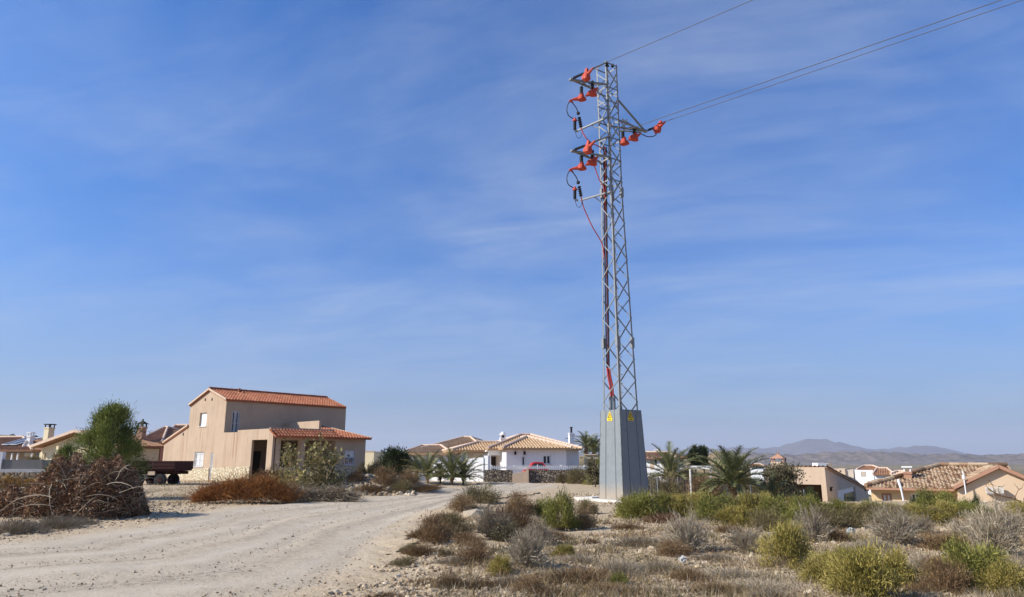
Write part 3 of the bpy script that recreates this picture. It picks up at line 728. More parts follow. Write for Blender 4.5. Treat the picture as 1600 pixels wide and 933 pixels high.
    # crossarms
    def arm(tip, roots, ties, name='crossarm'):
        mb = MB()
        for r in roots: mb.beam(r, tip, .075, .06)
        for r in ties: mb.beam(r, tip, .07, .06)
        if len(roots) > 1:
            for t in (.3, .6, .82):
                mb.beam(roots[0].lerp(tip, t), roots[1].lerp(tip, t), .04, .03)
            mb.beam(roots[0].lerp(tip, .02), roots[1].lerp(tip, .45), .035, .03); mb.beam(roots[1].lerp(tip, .3), roots[0].lerp(tip, .75), .035, .03)
        d = (tip-(roots[0]+roots[-1])/2).normalized(); mb.box(tip, (.16, .16, .07), yaw=math.atan2(d.y, d.x))
        mb.tube([tip, tip+d*.10+Vector((0, 0, -.03))], .02, 6)
        return build(name, mb, M['galv'], pyl)
    tipA = at(893, 124.5, 27.0); tipB = at(895, 236, 27.0); tipC = at(1008, 205, 29.0)
    arm(tipA, [corner(1, 17.3), corner(0, 17.3)], [corner(1, 18.35)])
    arm(tipB, [corner(1, 13.95), corner(0, 13.95)], [corner(1, 14.9)])
    arm(tipC, [corner(2, 15.8), corner(3, 15.8)], [corner(2, 16.75)])
    for z in (15.75, 12.38):   # single bracket bars past the left leg
        mb = MB(); p = corner(1, z); py_ = 204.5 if z > 14 else 313; d_ = ray(902 if z > 14 else 907, py_); Yq = (z-CH)/d_[2]*d_[1]; q = Vector((d_[0]*(z-CH)/d_[2], Yq, z)); mb.beam(p+e2*.04, q, .075, .06); mb.beam(corner(0, z-.25), q.lerp(p, .45), .04, .03)
        build('bracket_bar', mb, M['galv'], pyl)
    # insulators, covers, terminations
    def ribbed(p, q, r=.055, n=7, name='insulator', core=.03):
        p = Vector(p); q = Vector(q); L = (q-p).length; prof = [(0, core)]
        for k in range(n):
            t = L*(k+.5)/n; d = L/n*.5; prof += [(t-d*.7, core), (t-d*.2, r), (t+d*.25, r*.9), (t+d*.3, core)]
        prof.append((L, core)); mb = MB(); mb.lathe(p, q-p, prof, 10); return build(name, mb, M['black'], pyl, smooth=False)
    def cover(c, r, hgt, tilt, name='insulating_cover', arms=()):
        """bell shaped silicone cover with pleated skirt and side sleeves"""
        mb = MB(); c = Vector(c); d = Vector(tilt).normalized(); n = 16
        prof = [(-hgt*.55, r*.30), (-hgt*.40, r*.95), (-hgt*.22, r), (0, r*.82), (hgt*.2, r*.5), (hgt*.55, r*.36), (hgt*.6, r*.25)]
        rf = Vector((1, 0, 0)) if abs(d.x) < .8 else Vector((0, 1, 0)); x = d.cross(rf).normalized(); y = d.cross(x).normalized(); V = []; Fs = []
        for t, rr in prof:
            for j in range(n):
                a = 6.28318*j/n; q = rr*(1+.13*math.cos(a*4)) ; V.append(c+d*t+(x*math.cos(a)*.8+y*math.sin(a))*q)
        k = len(prof)
        for i in range(k-1):
            for j in range(n): a = i*n+j; b = i*n+(j+1) % n; Fs.append((a, b, b+n, a+n))
        Fs.append(tuple(range(n))[::-1]); Fs.append(tuple((k-1)*n+j for j in range(n))); mb.add(V, Fs)
        for q in arms: mb.tube([c, c.lerp(Vector(q), .4)+Vector((0, 0, -.03)), Vector(q)], [r*.5, r*.42, r*.2], 8)
        return build(name, mb, M['orange'], pyl)
    def cable(pts, r, mat='black', name='cable'):
        P = [Vector(p) for p in pts]; out = []
        for i in range(len(P)-1):
            p0 = P[max(i-1, 0)]; p1 = P[i]; p2 = P[i+1]; p3 = P[min(i+2, len(P)-1)]
            for k in range(6):
                t = k/6; out.append(.5*((2*p1)+(-p0+p2)*t+(2*p0-5*p1+4*p2-p3)*t*t+(-p0+3*p1-3*p2+p3)*t**3))
        out.append(P[-1]); mb = MB(); mb.tube(out, r, 6); return build(name, mb, M[mat], pyl, smooth=True)
    wires = {}
    def leftset(oy, arm_tip, Y=27.35):
        f = lambda x, y, Yy=Y: at(x, y+oy, Yy)
        # strain insulator along the line from the tip, then its cover
        p0 = arm_tip+dl*.10; ribbed(p0+Vector((0, 0, .04)), p0+dl*.52+Vector((0, 0, .05)), .06, 8, 'strain_insulator')
        c = p0+dl*.66+Vector((0, 0, .02))
        cover(c-Vector((0, 0, .10)), .17, .52, (0.1, 0, 1), arms=(c+dl*.34+Vector((0, 0, .10)), c-Vector((0, 0, .4))))
        # drop from the cover, two post insulators with covers
        ribbed(f(908.5, 136), f(908.5, 150), .085, 4, 'post_insulator', .065); ribbed(f(925.5, 127), f(925.5, 142), .085, 4, 'post_insulator', .065)
        cover(f(908.5, 152), .20, .34, (.1, 0, 1), arms=(f(893, 156),)); cover(f(926, 144), .20, .36, (.35, 0, 1), arms=(f(915, 150), f(934, 137)))
        cable([c-Vector((0, 0, .35)), f(921, 131), f(925.5, 127)], .018)
        cable([f(908.5, 136), f(909.5, 133.5), f(914, 129.5), f(924, 127.5)], .016)
        cover(f(892.5, 158.5), .075, .18, (1, 0, -.6))
        cable([f(893, 156), f(888, 162), f(885.6, 171), f(888, 180), f(894, 184.5), f(897.5, 186)], .020)
        cable([f(892, 158), f(897, 164), f(901, 170), f(903.3, 177)], .022)
        # surge arrester standing on the bracket end
        ribbed(f(898.2, 203), f(898.2, 188.5), .07, 12, 'surge_arrester', .06)
        cover(f(898.2, 187), .10, .16, (0, 0, 1))
        mb = MB(); mb.beam(f(898.2, 204), f(903.5, 205.5), .09, .05); build('arrester_foot', mb, M['galv'], pyl)
        mb = MB(); mb.lathe(f(902.8, 175), f(904.2, 180)-f(902.8, 175), [(0, .03), (.02, .07), (.10, .075), (.13, .04)], 10); build('cable_lug', mb, M['black'], pyl)
        ribbed(f(904.8, 183), f(908, 199), .085, 5, 'cable_termination', .04)
        cable([f(898.5, 204), f(901, 213), f(905, 216), f(908.5, 213), f(909, 208)], .010)
        return f
    f = leftset(0, tipA); f2 = leftset(108, tipB, 27.35)
    # lower set sits slightly to the right
    red = [f(907.8, 199), f(911, 208), f(917, 217), f(925, 224, 27.5), at(934, 228, 27.8), at(942, 234, 28.0), at(944.5, 250, 28.0), at(945, 330, 28.0)]
    cable(red, .024, 'redcable')
    red2 = [f(907.8, 307), at(912, 324, 27.4), at(918, 338, 27.5), at(926, 355, 27.6), at(935, 370, 27.8), at(941, 382, 27.9), at(944, 400, 28), at(946.5, 430, 28.0)]
    cable(red2, .024, 'redcable')
    cable([f2(925, 147), at(930, 263, 27.7), at(936, 280, 27.8), at(943, 292, 27.9), at(945.5, 320, 28)], .024, 'redcable')
    for k, (dx, m_, r) in enumerate(((0, 'black', .032), (2.4, 'redcable', .022), (4.0, 'black', .03))):
        cable([at(943.2+dx, 230, 28), at(944+dx, 340, 28), at(945.6+dx, 440, 28), at(947+dx, 520, 28), at(948.5+dx*.8, 575, 28)], r, m_)
        cable([at(948.5+dx*.8, 575, 28), at(950.5+dx, 590, 28), at(953.5+dx, 606, 28), at(954.5+dx*.9, 622, 28)], r*1.1, 'redcable')
    for dx in (0, 5.5):
        mb = MB(); mb.tube([at(953.5+dx, 619, 28), at(954.5+dx, 650, 28)], .062, 10); build('conduit', mb, M['galv'], pyl)
    # right hand arm gear
    Y = 28.8
    g_ = lambda x, y, Yy=Y: at(x, y, Yy)
    ribbed(tipC+dl*.14, tipC+dl*.52+Vector((0, 0, .02)), .062, 7, 'strain_insulator')
    cR = tipC+dl*.66+Vector((0, 0, .03)); cover(cR-Vector((0, 0, .05)), .17, .50, (.45, -.35, .9), arms=(cR+dl*.36+Vector((0, 0, .1)), cR-Vector((.15, 0, .36))))
    ribbed(g_(973, 206), g_(973.5, 217), .085, 4, 'post_insulator', .065); ribbed(g_(991, 199), g_(991, 209), .08, 4, 'post_insulator', .06)
    cover(g_(975, 221), .21, .36, (0, 0, 1)); cover(g_(991, 214), .20, .36, (.4, 0, 1), arms=(g_(982, 219), g_(1001, 209)))
    cable([g_(1002, 209), g_(1010, 213), g_(1018, 213.6), g_(1024, 211.5), g_(1026, 208)], .02)
    cable([g_(973, 206), g_(974, 203), g_(981, 200), g_(990, 198.5)], .016)
    mb = MB(); mb.beam(g_(966, 204), g_(1002, 207), .05, .05); mb.beam(g_(972, 186), g_(996, 202), .05, .05); mb.beam(g_(980, 187), g_(978, 192), .12, .05); build('switch_frame', mb, M['galv'], pyl)
    # top fittings
    mb = MB(); tp = at(948.5, 104, 27.6); mb.lathe(tp, (0, 0, 1), [(0, .09), (.05, .09), (.07, .045), (.12, .07), (.2, .03), (.24, .01)], 10)
    build('peak_insulator', mb, M['black'], pyl); mb = MB(); tp = at(957, 105, 28); mb.lathe(tp, (0, 0, 1), [(0, .05), (.04, .08), (.08, .05), (.12, .07), (.16, .02)], 10); build('peak_insulator', mb, M['black'], pyl)
    # overhead conductors run off towards e1, past the right of the camera
    def line(p, label, sag=1.1, rise=1.2, L=75):
        pts = [p+dl*(L*t)+Vector((0, 0, rise*t-4*sag*t*(1-t))) for t in [k/60 for k in range(61)]]
        mb = MB(); mb.tube(pts, .0125, 6); o = build('overhead_wire', mb, M['wire'], None, origin=tuple(p), smooth=True)
        tag(o, label, 'wire', 'conductors strung from the pylon'); return o
    line(tipA+dl*1.0+Vector((0, 0, .12)), 'topmost black conductor leaving the peak of the pylon', .3, 0.9)
    line(tipB+dl*1.0+Vector((0, 0, .12)), 'upper conductor of the close pair, strung from the lower left arm', .3, .9)
    line(cR+dl*.3+Vector((0, 0, .1)), 'lower conductor of the close pair, ending at the orange cover on the right arm', .3, .9)
    return pyl
make_pylon()
# ------------------------------------------------------------------ windows, doors, chimneys
def window(fr, b, a0, a1, z0, z1, parent, kind='glass', bars=0, name='window', fmat='frame', depth=.12, fw=.06, mull=1, sill=True):
    mb = MB(); bf = b-depth
    fr.box(mb, a0, a0+fw, bf-.05, bf, z0, z1); fr.box(mb, a1-fw, a1, bf-.05, bf, z0, z1); fr.box(mb, a0+fw, a1-fw, bf-.05, bf, z1-fw, z1); fr.box(mb, a0+fw, a1-fw, bf-.05, bf, z0, z0+fw)
    for k in range(1, mull+1):
        x = a0+(a1-a0)*k/(mull+1); fr.box(mb, x-fw/2, x+fw/2, bf-.045, bf+.004, z0+fw, z1-fw)
    wd = build(name, mb, M[fmat], parent)
    mb = MB(); fr.box(mb, a0+.01, a1-.01, bf-.04, bf-.025, z0+.01, z1-.01)
    pn = build('pane' if kind == 'glass' else ('shutter' if kind == 'shutter' else 'blind'), mb, M['glass' if kind == 'glass' else 'shutter'], wd)
    if bars:
        mb = MB()
        for k in range(bars+1):
            x = a0+.03+(a1-a0-.06)*k/bars; fr.box(mb, x-.012, x+.012, b-.03, b-.006, z0, z1)
        for z in (z0+.12, (z0+z1)/2, z1-.12): fr.box(mb, a0, a1, b-.036, b-.024, z-.012, z+.012)
        build('grille', mb, M[fmat], wd)
    if sill:
        mb = MB(); fr.box(mb, a0-.06, a1+.06, b-.10, b+.05, z0-.06, z0-.004); build('sill', mb, M['concrete'], wd)
    return wd
def chimney(fr, a, b, z0, z1, wdt, mat, capmat, parent, cap='flat', potz=0, dp=None):
    mb = MB(); dp = dp or wdt; fr.box(mb, a-wdt/2, a+wdt/2, b-dp/2, b+dp/2, z0, z1)
    fr.box(mb, a-wdt/2-.04, a+wdt/2+.04, b-dp/2-.04, b+dp/2+.04, z1-.12, z1-.04)
    ch = build('chimney', mb, M[mat], parent); mb = MB(); e = .07
    if cap == 'flat':
        for sa in (-1, 1):
            for sb in (-1, 1): fr.box(mb, a+sa*(wdt/2-.04)-.035, a+sa*(wdt/2-.04)+.035, b+sb*(dp/2-.04)-.035, b+sb*(dp/2-.04)+.035, z1, z1+.22)
        fr.box(mb, a-wdt/2-e, a+wdt/2+e, b-dp/2-e, b+dp/2+e, z1+.22, z1+.30)
    elif cap == 'hip':
        for sa in (-1, 1):
            for sb in (-1, 1): fr.box(mb, a+sa*(wdt/2-.04)-.04, a+sa*(wdt/2-.04)+.04, b+sb*(dp/2-.04)-.04, b+sb*(dp/2-.04)+.04, z1, z1+.24)
        lo = [fr.w(a+sa*(wdt/2+.1), b+sb*(dp/2+.1), z1+.24) for sa, sb in ((-1, 1), (1, 1), (1, -1), (-1, -1))]; hi = fr.w(a, b, z1+.55)
        mb.add(lo+[hi], [(0, 1, 4), (1, 2, 4), (2, 3, 4), (3, 0, 4), (3, 2, 1, 0)]); mb.lathe(fr.w(a, b, z1+.5), (0, 0, 1), [(0, .06), (.12, .07), (.18, .02)], 8)
    elif cap == 'dome':
        for sa in (-1, 1):
            for sb in (-1, 1): fr.box(mb, a+sa*(wdt/2-.05)-.05, a+sa*(wdt/2-.05)+.05, b+sb*(dp/2-.05)-.05, b+sb*(dp/2-.05)+.05, z1, z1+.22)
        mb.lathe(fr.w(a, b, z1+.22), (0, 0, 1), [(0, wdt*.62), (.06, wdt*.64), (.14, wdt*.5), (.24, wdt*.3), (.3, .04)], 12)
        mm = MB(); fr.box(mm, a-wdt/2+.06, a+wdt/2-.06, b-dp/2+.06, b+dp/2-.06, z1-.02, z1+.21); build('flue', mm, M['chimblack'], ch)
    elif cap == 'pipe':
        mb.tube([fr.w(a, b, z1-.1), fr.w(a, b, z1+.42)], .09, 10); mb.tube([fr.w(a, b, z1+.42), fr.w(a, b, z1+.5)], .13, 10)
    build('chimney_cap', mb, M[capmat], ch); return ch
def hip_roof(fr, a0, a1, b0, b1, ze, zr, ra0, ra1, rb0, rb1, mat, parent, seed=1, faces='FLRB', tile=.24, rough=0, ridgemat='ridgepale', along='a', amp=.045):
    """eaves rectangle a0..a1, b0 (front) .. b1 (back, smaller b); ridge from (ra0,rb0) to (ra1,rb1)"""
    F0, F1 = fr.w(a0, b0, ze), fr.w(a1, b0, ze); B0, B1 = fr.w(a0, b1, ze), fr.w(a1, b1, ze)
    R0, R1 = fr.w(ra0, rb0, zr), fr.w(ra1, rb1, zr); mb = MB()
    if along == 'a': fs = dict(F=[F0, F1, R1, R0], B=[B1, B0, R0, R1], L=[B0, F0, R0], R=[F1, B1, R1]); hips = [(F0, R0), (B0, R0), (F1, R1), (B1, R1), (R0, R1)]
    else: fs = dict(F=[F0, F1, R0], B=[B1, B0, R1], L=[B0, F0, R0, R1], R=[F1, B1, R1, R0]); hips = [(F0, R0), (F1, R0), (B0, R1), (B1, R1), (R0, R1)]
    for k in fs: roof_face(mb, fs[k], seed=seed+ord(k), tile=tile, rough=rough, amp=amp, row=.4)
    rf = build('roof', mb, M[mat], parent); mb = MB()
    for p, q in hips:
        if (p-q).length > .05: ridge(mb, p+Vector((0, 0, .10)), q+Vector((0, 0, .10)), .11)
    rc = build('ridge_tiles', mb, M[ridgemat], rf); return rf
def lamp(fr, a, b, z, parent):
    mb = MB(); fr.box(mb, a-.07, a+.07, b, b+.12, z-.1, z+.12); fr.box(mb, a-.03, a+.03, b+.02, b+.2, z+.12, z+.16); return build('wall_lamp', mb, M['chimblack'], parent)

# ------------------------------------------------------------------ two storey house
def main_house():
    f = Fr(354, 52, -39.5); W = lambda a, b, z: f.w(a, b, z)
    px = lambda x, y, b=0: f.L(x, y, b)
    ac, zc = px(354.5, 623.8); al, zl = px(298, 632.8); ar, zr = px(328.9, 608.5); awl, zwl = px(256.9, 691.5); _, zwt = px(296.5, 665.4)
    ap, _z = px(426.8, 680); aev, zp = px(433.5, 681); _, zbeam = px(426, 686.8)
    _, zpar = px(425, 669.4); _, zparl = px(376, 673.2); an, znotch = px(361, 675.4)
    bE, _ = f.Lb(537, 640, ac); bW, _ = f.Lb(571.5, 690, ap); bE2 = bW
    pr = lambda *a: None
    print('MAIN', dict(ac=ac, zc=zc, al=al, zl=zl, ar=ar, zr=zr, awl=awl, zwl=zwl, zwt=zwt, ap=ap, zp=zp, zbeam=zbeam, zpar=zpar, bE=bE, bE2=bE2))
    g = -1.0
    root = thing('two_storey_house', tuple(W(ac, 0, 0)), 'beige rendered two-storey house with orange tile roofs, stained gable and a dark porch', 'house')
    # gable wall with wing, upper part, terrace parapet
    wu = (*px(310.9, 666.5), *px(323.7, 644.5)); wl = (*px(301.9, 729), *px(318.8, 706)); dr = (*px(325.8, 748), *px(334, 707.5))
    op = (*px(389.6, 742), *px(418.0, 686.8)); zlow = px(400, 729)[1]
    H_ = lambda q: (q[0], q[2], q[1], q[3])
    ax = px(423.8, 669)[0]
    zeave = zp
    prof = [(awl, zwl), (al, zwt), (al+.001, zl), (ar, zr), (ac, zc), (ac+.001, znotch), (an+.9, znotch-.02), (an+.902, zparl+.05), (ax, zpar), (ap, zpar-(zpar-zp)*(ap-ax)/(aev-ax))]
    mb = MB(); wall(mb, f, prof, g, [H_(wu), H_(wl), H_(dr), (op[0], op[2], g, op[3])], 0, .16)
    q_ = lambda x: px(x, 700)[0]-ac
    M['gable'] = m_stucco('beige render with rust runs', (.46, .345, .245), .5, streak=(.27, .155, .085), ax=tuple(f.ea), runs=[(q_(364.5), .13, znotch, px(365, 727)[1], .75), (q_(369.5), .10, znotch, px(369, 729)[1], .9), (q_(311.5), .07, wu[1], px(312, 705)[1], .4), (q_(323), .06, wu[1], px(323, 690)[1], .4), (q_(335), .08, zc, px(335, 660)[1], .3), (q_(347), .10, zc, px(347, 668)[1], .35)])
    build('gable_wall', mb, M['gable'], root)
    # stone plinth, set proud; below the openings it follows the ground
    mb = MB(); zs = px(384, 729)[1]; zs0 = px(262, 735)[1]
    pz = lambda a: zs0+(zs-zs0)*(a-awl)/(px(384, 729)[0]-awl)
    for a0, a1 in ((awl-.03, dr[0]), (dr[2], op[0])): mb.hexa([W(a0, .05, g), W(a1, .05, g), W(a1, .003, g), W(a0, .003, g), W(a0, .05, pz(a0)), W(a1, .05, pz(a1)), W(a1, .003, pz(a1)), W(a0, .003, pz(a0))])
    build('stone_plinth', mb, M['plinth'], root)
    # upper front wall (long, in shade), roof line over it
    b1, _ = f.Lb(362.8, 650, ac); b2, _ = f.Lb(375.5, 650, ac); z2 = f.Lb(369, 642, ac)[1]; z1 = f.Lb(369, 681, ac)[1]
    fc = f.sub(ac, 0, 90)    # a' runs away along the long side, out = towards the porch
    mb = MB(); L = -bE; dz = .12
    wall(mb, fc, [(0.005, zc-.03), (L, zc-.03)], 1.5, [(-b1, -b2, z1, z2)], 0, .25)
    mbk = MB()
    build('long_wall', mb, M['stucco2'], root)
    wd = window(fc, 0, -b1, -b2, z1, z2, root, 'glass', 4, 'balcony_door', 'frame', .14, .06, 1, False)
    # back and far walls
    mb = MB(); fb = f.sub(0, bE, 0); wall(mb, fb, [(al, zl), (ar, zr), (ac, zc)], g, [], 0, .25); build('far_gable_wall', mb, M['stucco2'], root)
    mb = MB(); f.box(mb, al, al+.25, bE+.01, -.26, g, zl-.05); build('rear_wall', mb, M['stucco2'], root)
    mb = MB(); f.box(mb, awl, awl+.25, bE+.01, -.26, g, zwl-.02); f.box(mb, awl+.26, al-.01, bE, bE+.25, g, zwl); build('wing_wall', mb, M['stucco2'], root)
    # upper roof: two slopes, oversail .12 at the verges
    o = .10
    sl = (zr-zc)/(ac-ar); sl2 = (zr-zl)/(ar-al)
    mb = MB(); roof_face(mb, [W(ac+.14, o, zc-.14*sl), W(ac+.14, bE-o, zc-.14*sl), W(ar, bE-o, zr), W(ar, o, zr)], seed=4)
    roof_face(mb, [W(al-.07, bE-o, zl-.07*sl2), W(al-.07, o, zl-.07*sl2), W(ar, o, zr), W(ar, bE-o, zr)], seed=5)
    rf = build('upper_roof', mb, M['tile'], root); mb = MB(); ridge(mb, W(ar, o, zr+.10), W(ar, bE-o, zr+.10), .10)
    build('ridge_tiles', mb, M['tile'], rf)
    for b in (o+.02, bE-o-.02):
        mb = MB(); mb.beam(W(ac+.13, b, zc-.13*sl+.03), W(ar, b, zr+.03), .10, .13); mb.beam(W(al-.06, b, zl-.06*sl2+.03), W(ar, b, zr+.03), .10, .13)
        build('verge_trim', mb, M['sand'], rf)
    # wing lean-to roof on the left
    mb = MB(); s3 = (zwt-zwl)/(al-awl); roof_face(mb, [W(awl-.15, bE-o, zwl-.15*s3), W(awl-.15, .08, zwl-.15*s3), W(al-.01, .08, zwt), W(al-.01, bE-o, zwt)], seed=6)
    wr = build('wing_roof', mb, M['tile'], root); mb = MB(); mb.beam(W(awl-.15, .06, zwl-.15*s3+.05), W(al-.01, .06, zwt+.05), .12, .12); build('verge_trim', mb, M['sand'], wr)
    # porch: slab, beam, piers, tile strip
    bx, _ = f.Lb(524, 700, ap)            # where the closed wing front begins
    bd, zd = f.Lb(444.7, 661, ac)         # divider parapet on the terrace
    mb = MB(); f.box(mb, ac+.01, ax, bx, -.26, zbeam+.02, zbeam+.30); build('terrace_slab', mb, M['stucco2'], root)
    mb = MB(); f.box(mb, ap-.32, ap, bx, -.26, zbeam, zeave-.02); build('porch_beam', mb, M['stucco2'], root)
    mb = MB()
    P0, P1 = W(aev, .10, zeave-.03), W(aev, bW-o, zeave-.03); Q0, Q1 = W(ax-.05, .10, zpar-.02), W(ax-.05, bx-.3, zpar-.02)
    roof_face(mb, [P0, W(aev, bx+.02, zeave-.03), W(ax-.05, bx+.02, zpar-.02), Q0], seed=7)
    pr_ = build('porch_roof', mb, M['tile'], root)
    mb = MB(); mb.beam(W(ax-.05, .05, zpar+.02), W(ax-.05, bx, zpar+.02), .10, .12); build('porch_coping', mb, M['sand'], pr_)
    # wing front roof runs up to the long wall
    
    zt = f.Lb(512, 665.5, ac)[1]
    mb = MB(); roof_face(mb, [W(aev, bx, zeave-.03), P1, W(ac+.01, bW-o, zt), W(ac+.01, bx, zt)], seed=8)
    r2 = build('lower_roof', mb, M['tile'], root); mb = MB(); mb.beam(W(aev, bW-o+.0, zeave), W(ac+.01, bW-o, zt+.06), .12, .13); build('verge_trim', mb, M['sand'], r2)
    # divider wall on the terrace
    bdz = f.Lb(499, 657, ac)
    a_d, z_d = f.L(499, 657.2, bd); a_d0, z_d0 = f.L(445, 661, bd)
    mb = MB(); wall(mb, f, [(ac+.01, z_d0), (a_d, z_d)], zbeam+.3, [], bd, .2); build('terrace_divider', mb, M['stucco'], root)
    # front piers, closed wing wall with its window, porch side wall
    fp = f.sub(ap, 0, 90)
    mb = MB(); f.box(mb, ap-.42, ap-.001, -.64, -.26, g, zbeam); build('porch_pier', mb, M['stucco'], root)
    b5, _ = f.Lb(470, 700, ap); mb = MB(); f.box(mb, ap-.4, ap-.001, b5-.35, b5, g, zbeam); build('porch_pier', mb, M['stucco2'], root)
    wb0, _ = f.Lb(539, 710, ap); wb1, _ = f.Lb(555.5, 710, ap); wz1 = f.Lb(547, 703.8, ap)[1]; wz0 = f.Lb(547, 726, ap)[1]
    mb = MB(); wall(mb, fp, [(-bx, zeave-.08), (-bW, zeave-.08)], g, [(-wb0, -wb1, wz0, wz1)], 0, .25)
    build('wing_front_wall', mb, M['stucco2'], root)
    wn = window(fp, 0, -wb0, -wb1, wz0, wz1, root, 'glass', 5, 'window', 'frame', .14)
    mb = MB(); fp.box(mb, -wb0+.02, -wb1-.02, -.15, -.12, (wz0+wz1)/2, wz1-.02); bl = build('blind', mb, M['shutter'], wn)
    mb = MB(); f.box(mb, ac+.01, ap-.26, bW+.001, bW+.24, g, zeave); f.box(mb, ac+.01, ap-.26, bx-.25, bx, g, zbeam+.02); build('wing_side_wall', mb, M['stucco2'], root)
    mb = MB(); fp.box(mb, -bx+.01, -bW, .004, .05, g, px(400, 729)[1]-.1); build('stone_plinth', mb, M['plinth'], root)
    # back wall of the porch with a dark door and low balustrade wall
    mb = MB(); f.box(mb, ac-.25, ac, bx, -.26, g, 1.49); build('porch_back_wall', mb, M['stucco2'], root)
    mb = MB(); fc.box(mb, 2.2, 3.1, .01, .05, g+1, 2.1); build('door', mb, M['dark'], root)
    mb = MB(); fc.box(mb, 5.0, 6.1, .01, .05, .9, 2.0); build('window_shutter', mb, M['shutter'], root)
    mb = MB(); f.box(mb, op[0]-.3, op[2]-.02, -3.0, -2.8, g, zlow-.1); f.box(mb, ap-.3, ap-.14, bx+.02, -.66, g, zlow-.05); build('porch_low_wall', mb, M['plinth'], root)
    # openings on the gable
    window(f, 0, *H_(wu)[0:2], wu[1], wu[3], root, 'shutter', 0, 'window', 'frame', .1, .04, 0)
    wn2 = window(f, 0, *H_(wl)[0:2], wl[1], wl[3], root, 'blind', 7, 'window', 'frame', .12, .05, 1)
    dd = window(f, 0, dr[0], dr[2], dr[1], dr[3], root, 'blind', 3, 'side_door', 'frame', .12, .06, 0, False)
    for x, y in ((321, 624.5), (331.5, 624), (286.5, 678.5)):
        a, z = px(x, y); mb = MB(); f.box(mb, a-.06, a+.06, 0.002, .03, z-.1, z+.1); build('air_vent', mb, M['dark'], root)
    mb = MB(); mb.tube([W(ar+.3, -2.2, zr-.05), W(ar+.3, -2.2, zr+.22)], .10, 8); build('roof_vent', mb, M['tile'], root)
    return root
main_house()

# ------------------------------------------------------------------ generic low villa block
def block(root, f, a0, a1, b0, b1, z0, z1, mat, name='wall', t=.22, front_holes=(), left_holes=()):
    mb = MB(); wall(mb, f, [(a0, z1), (a1, z1)], z0, front_holes, b0, t); build(name, mb, M[mat], root)
    fl = f.sub(a0, b0, -90)     # left side: a' runs back->front
    mb = MB(); f.box(mb, a1-t, a1, b1, b0-t-.001, z0, z1-.001); f.box(mb, a0+.001, a0+t, b1, b0-t-.001, z0, z1-.001); f.box(mb, a0+t+.001, a1-t-.001, b1, b1+t, z0, z1-.001); build(name, mb, M[mat], root)

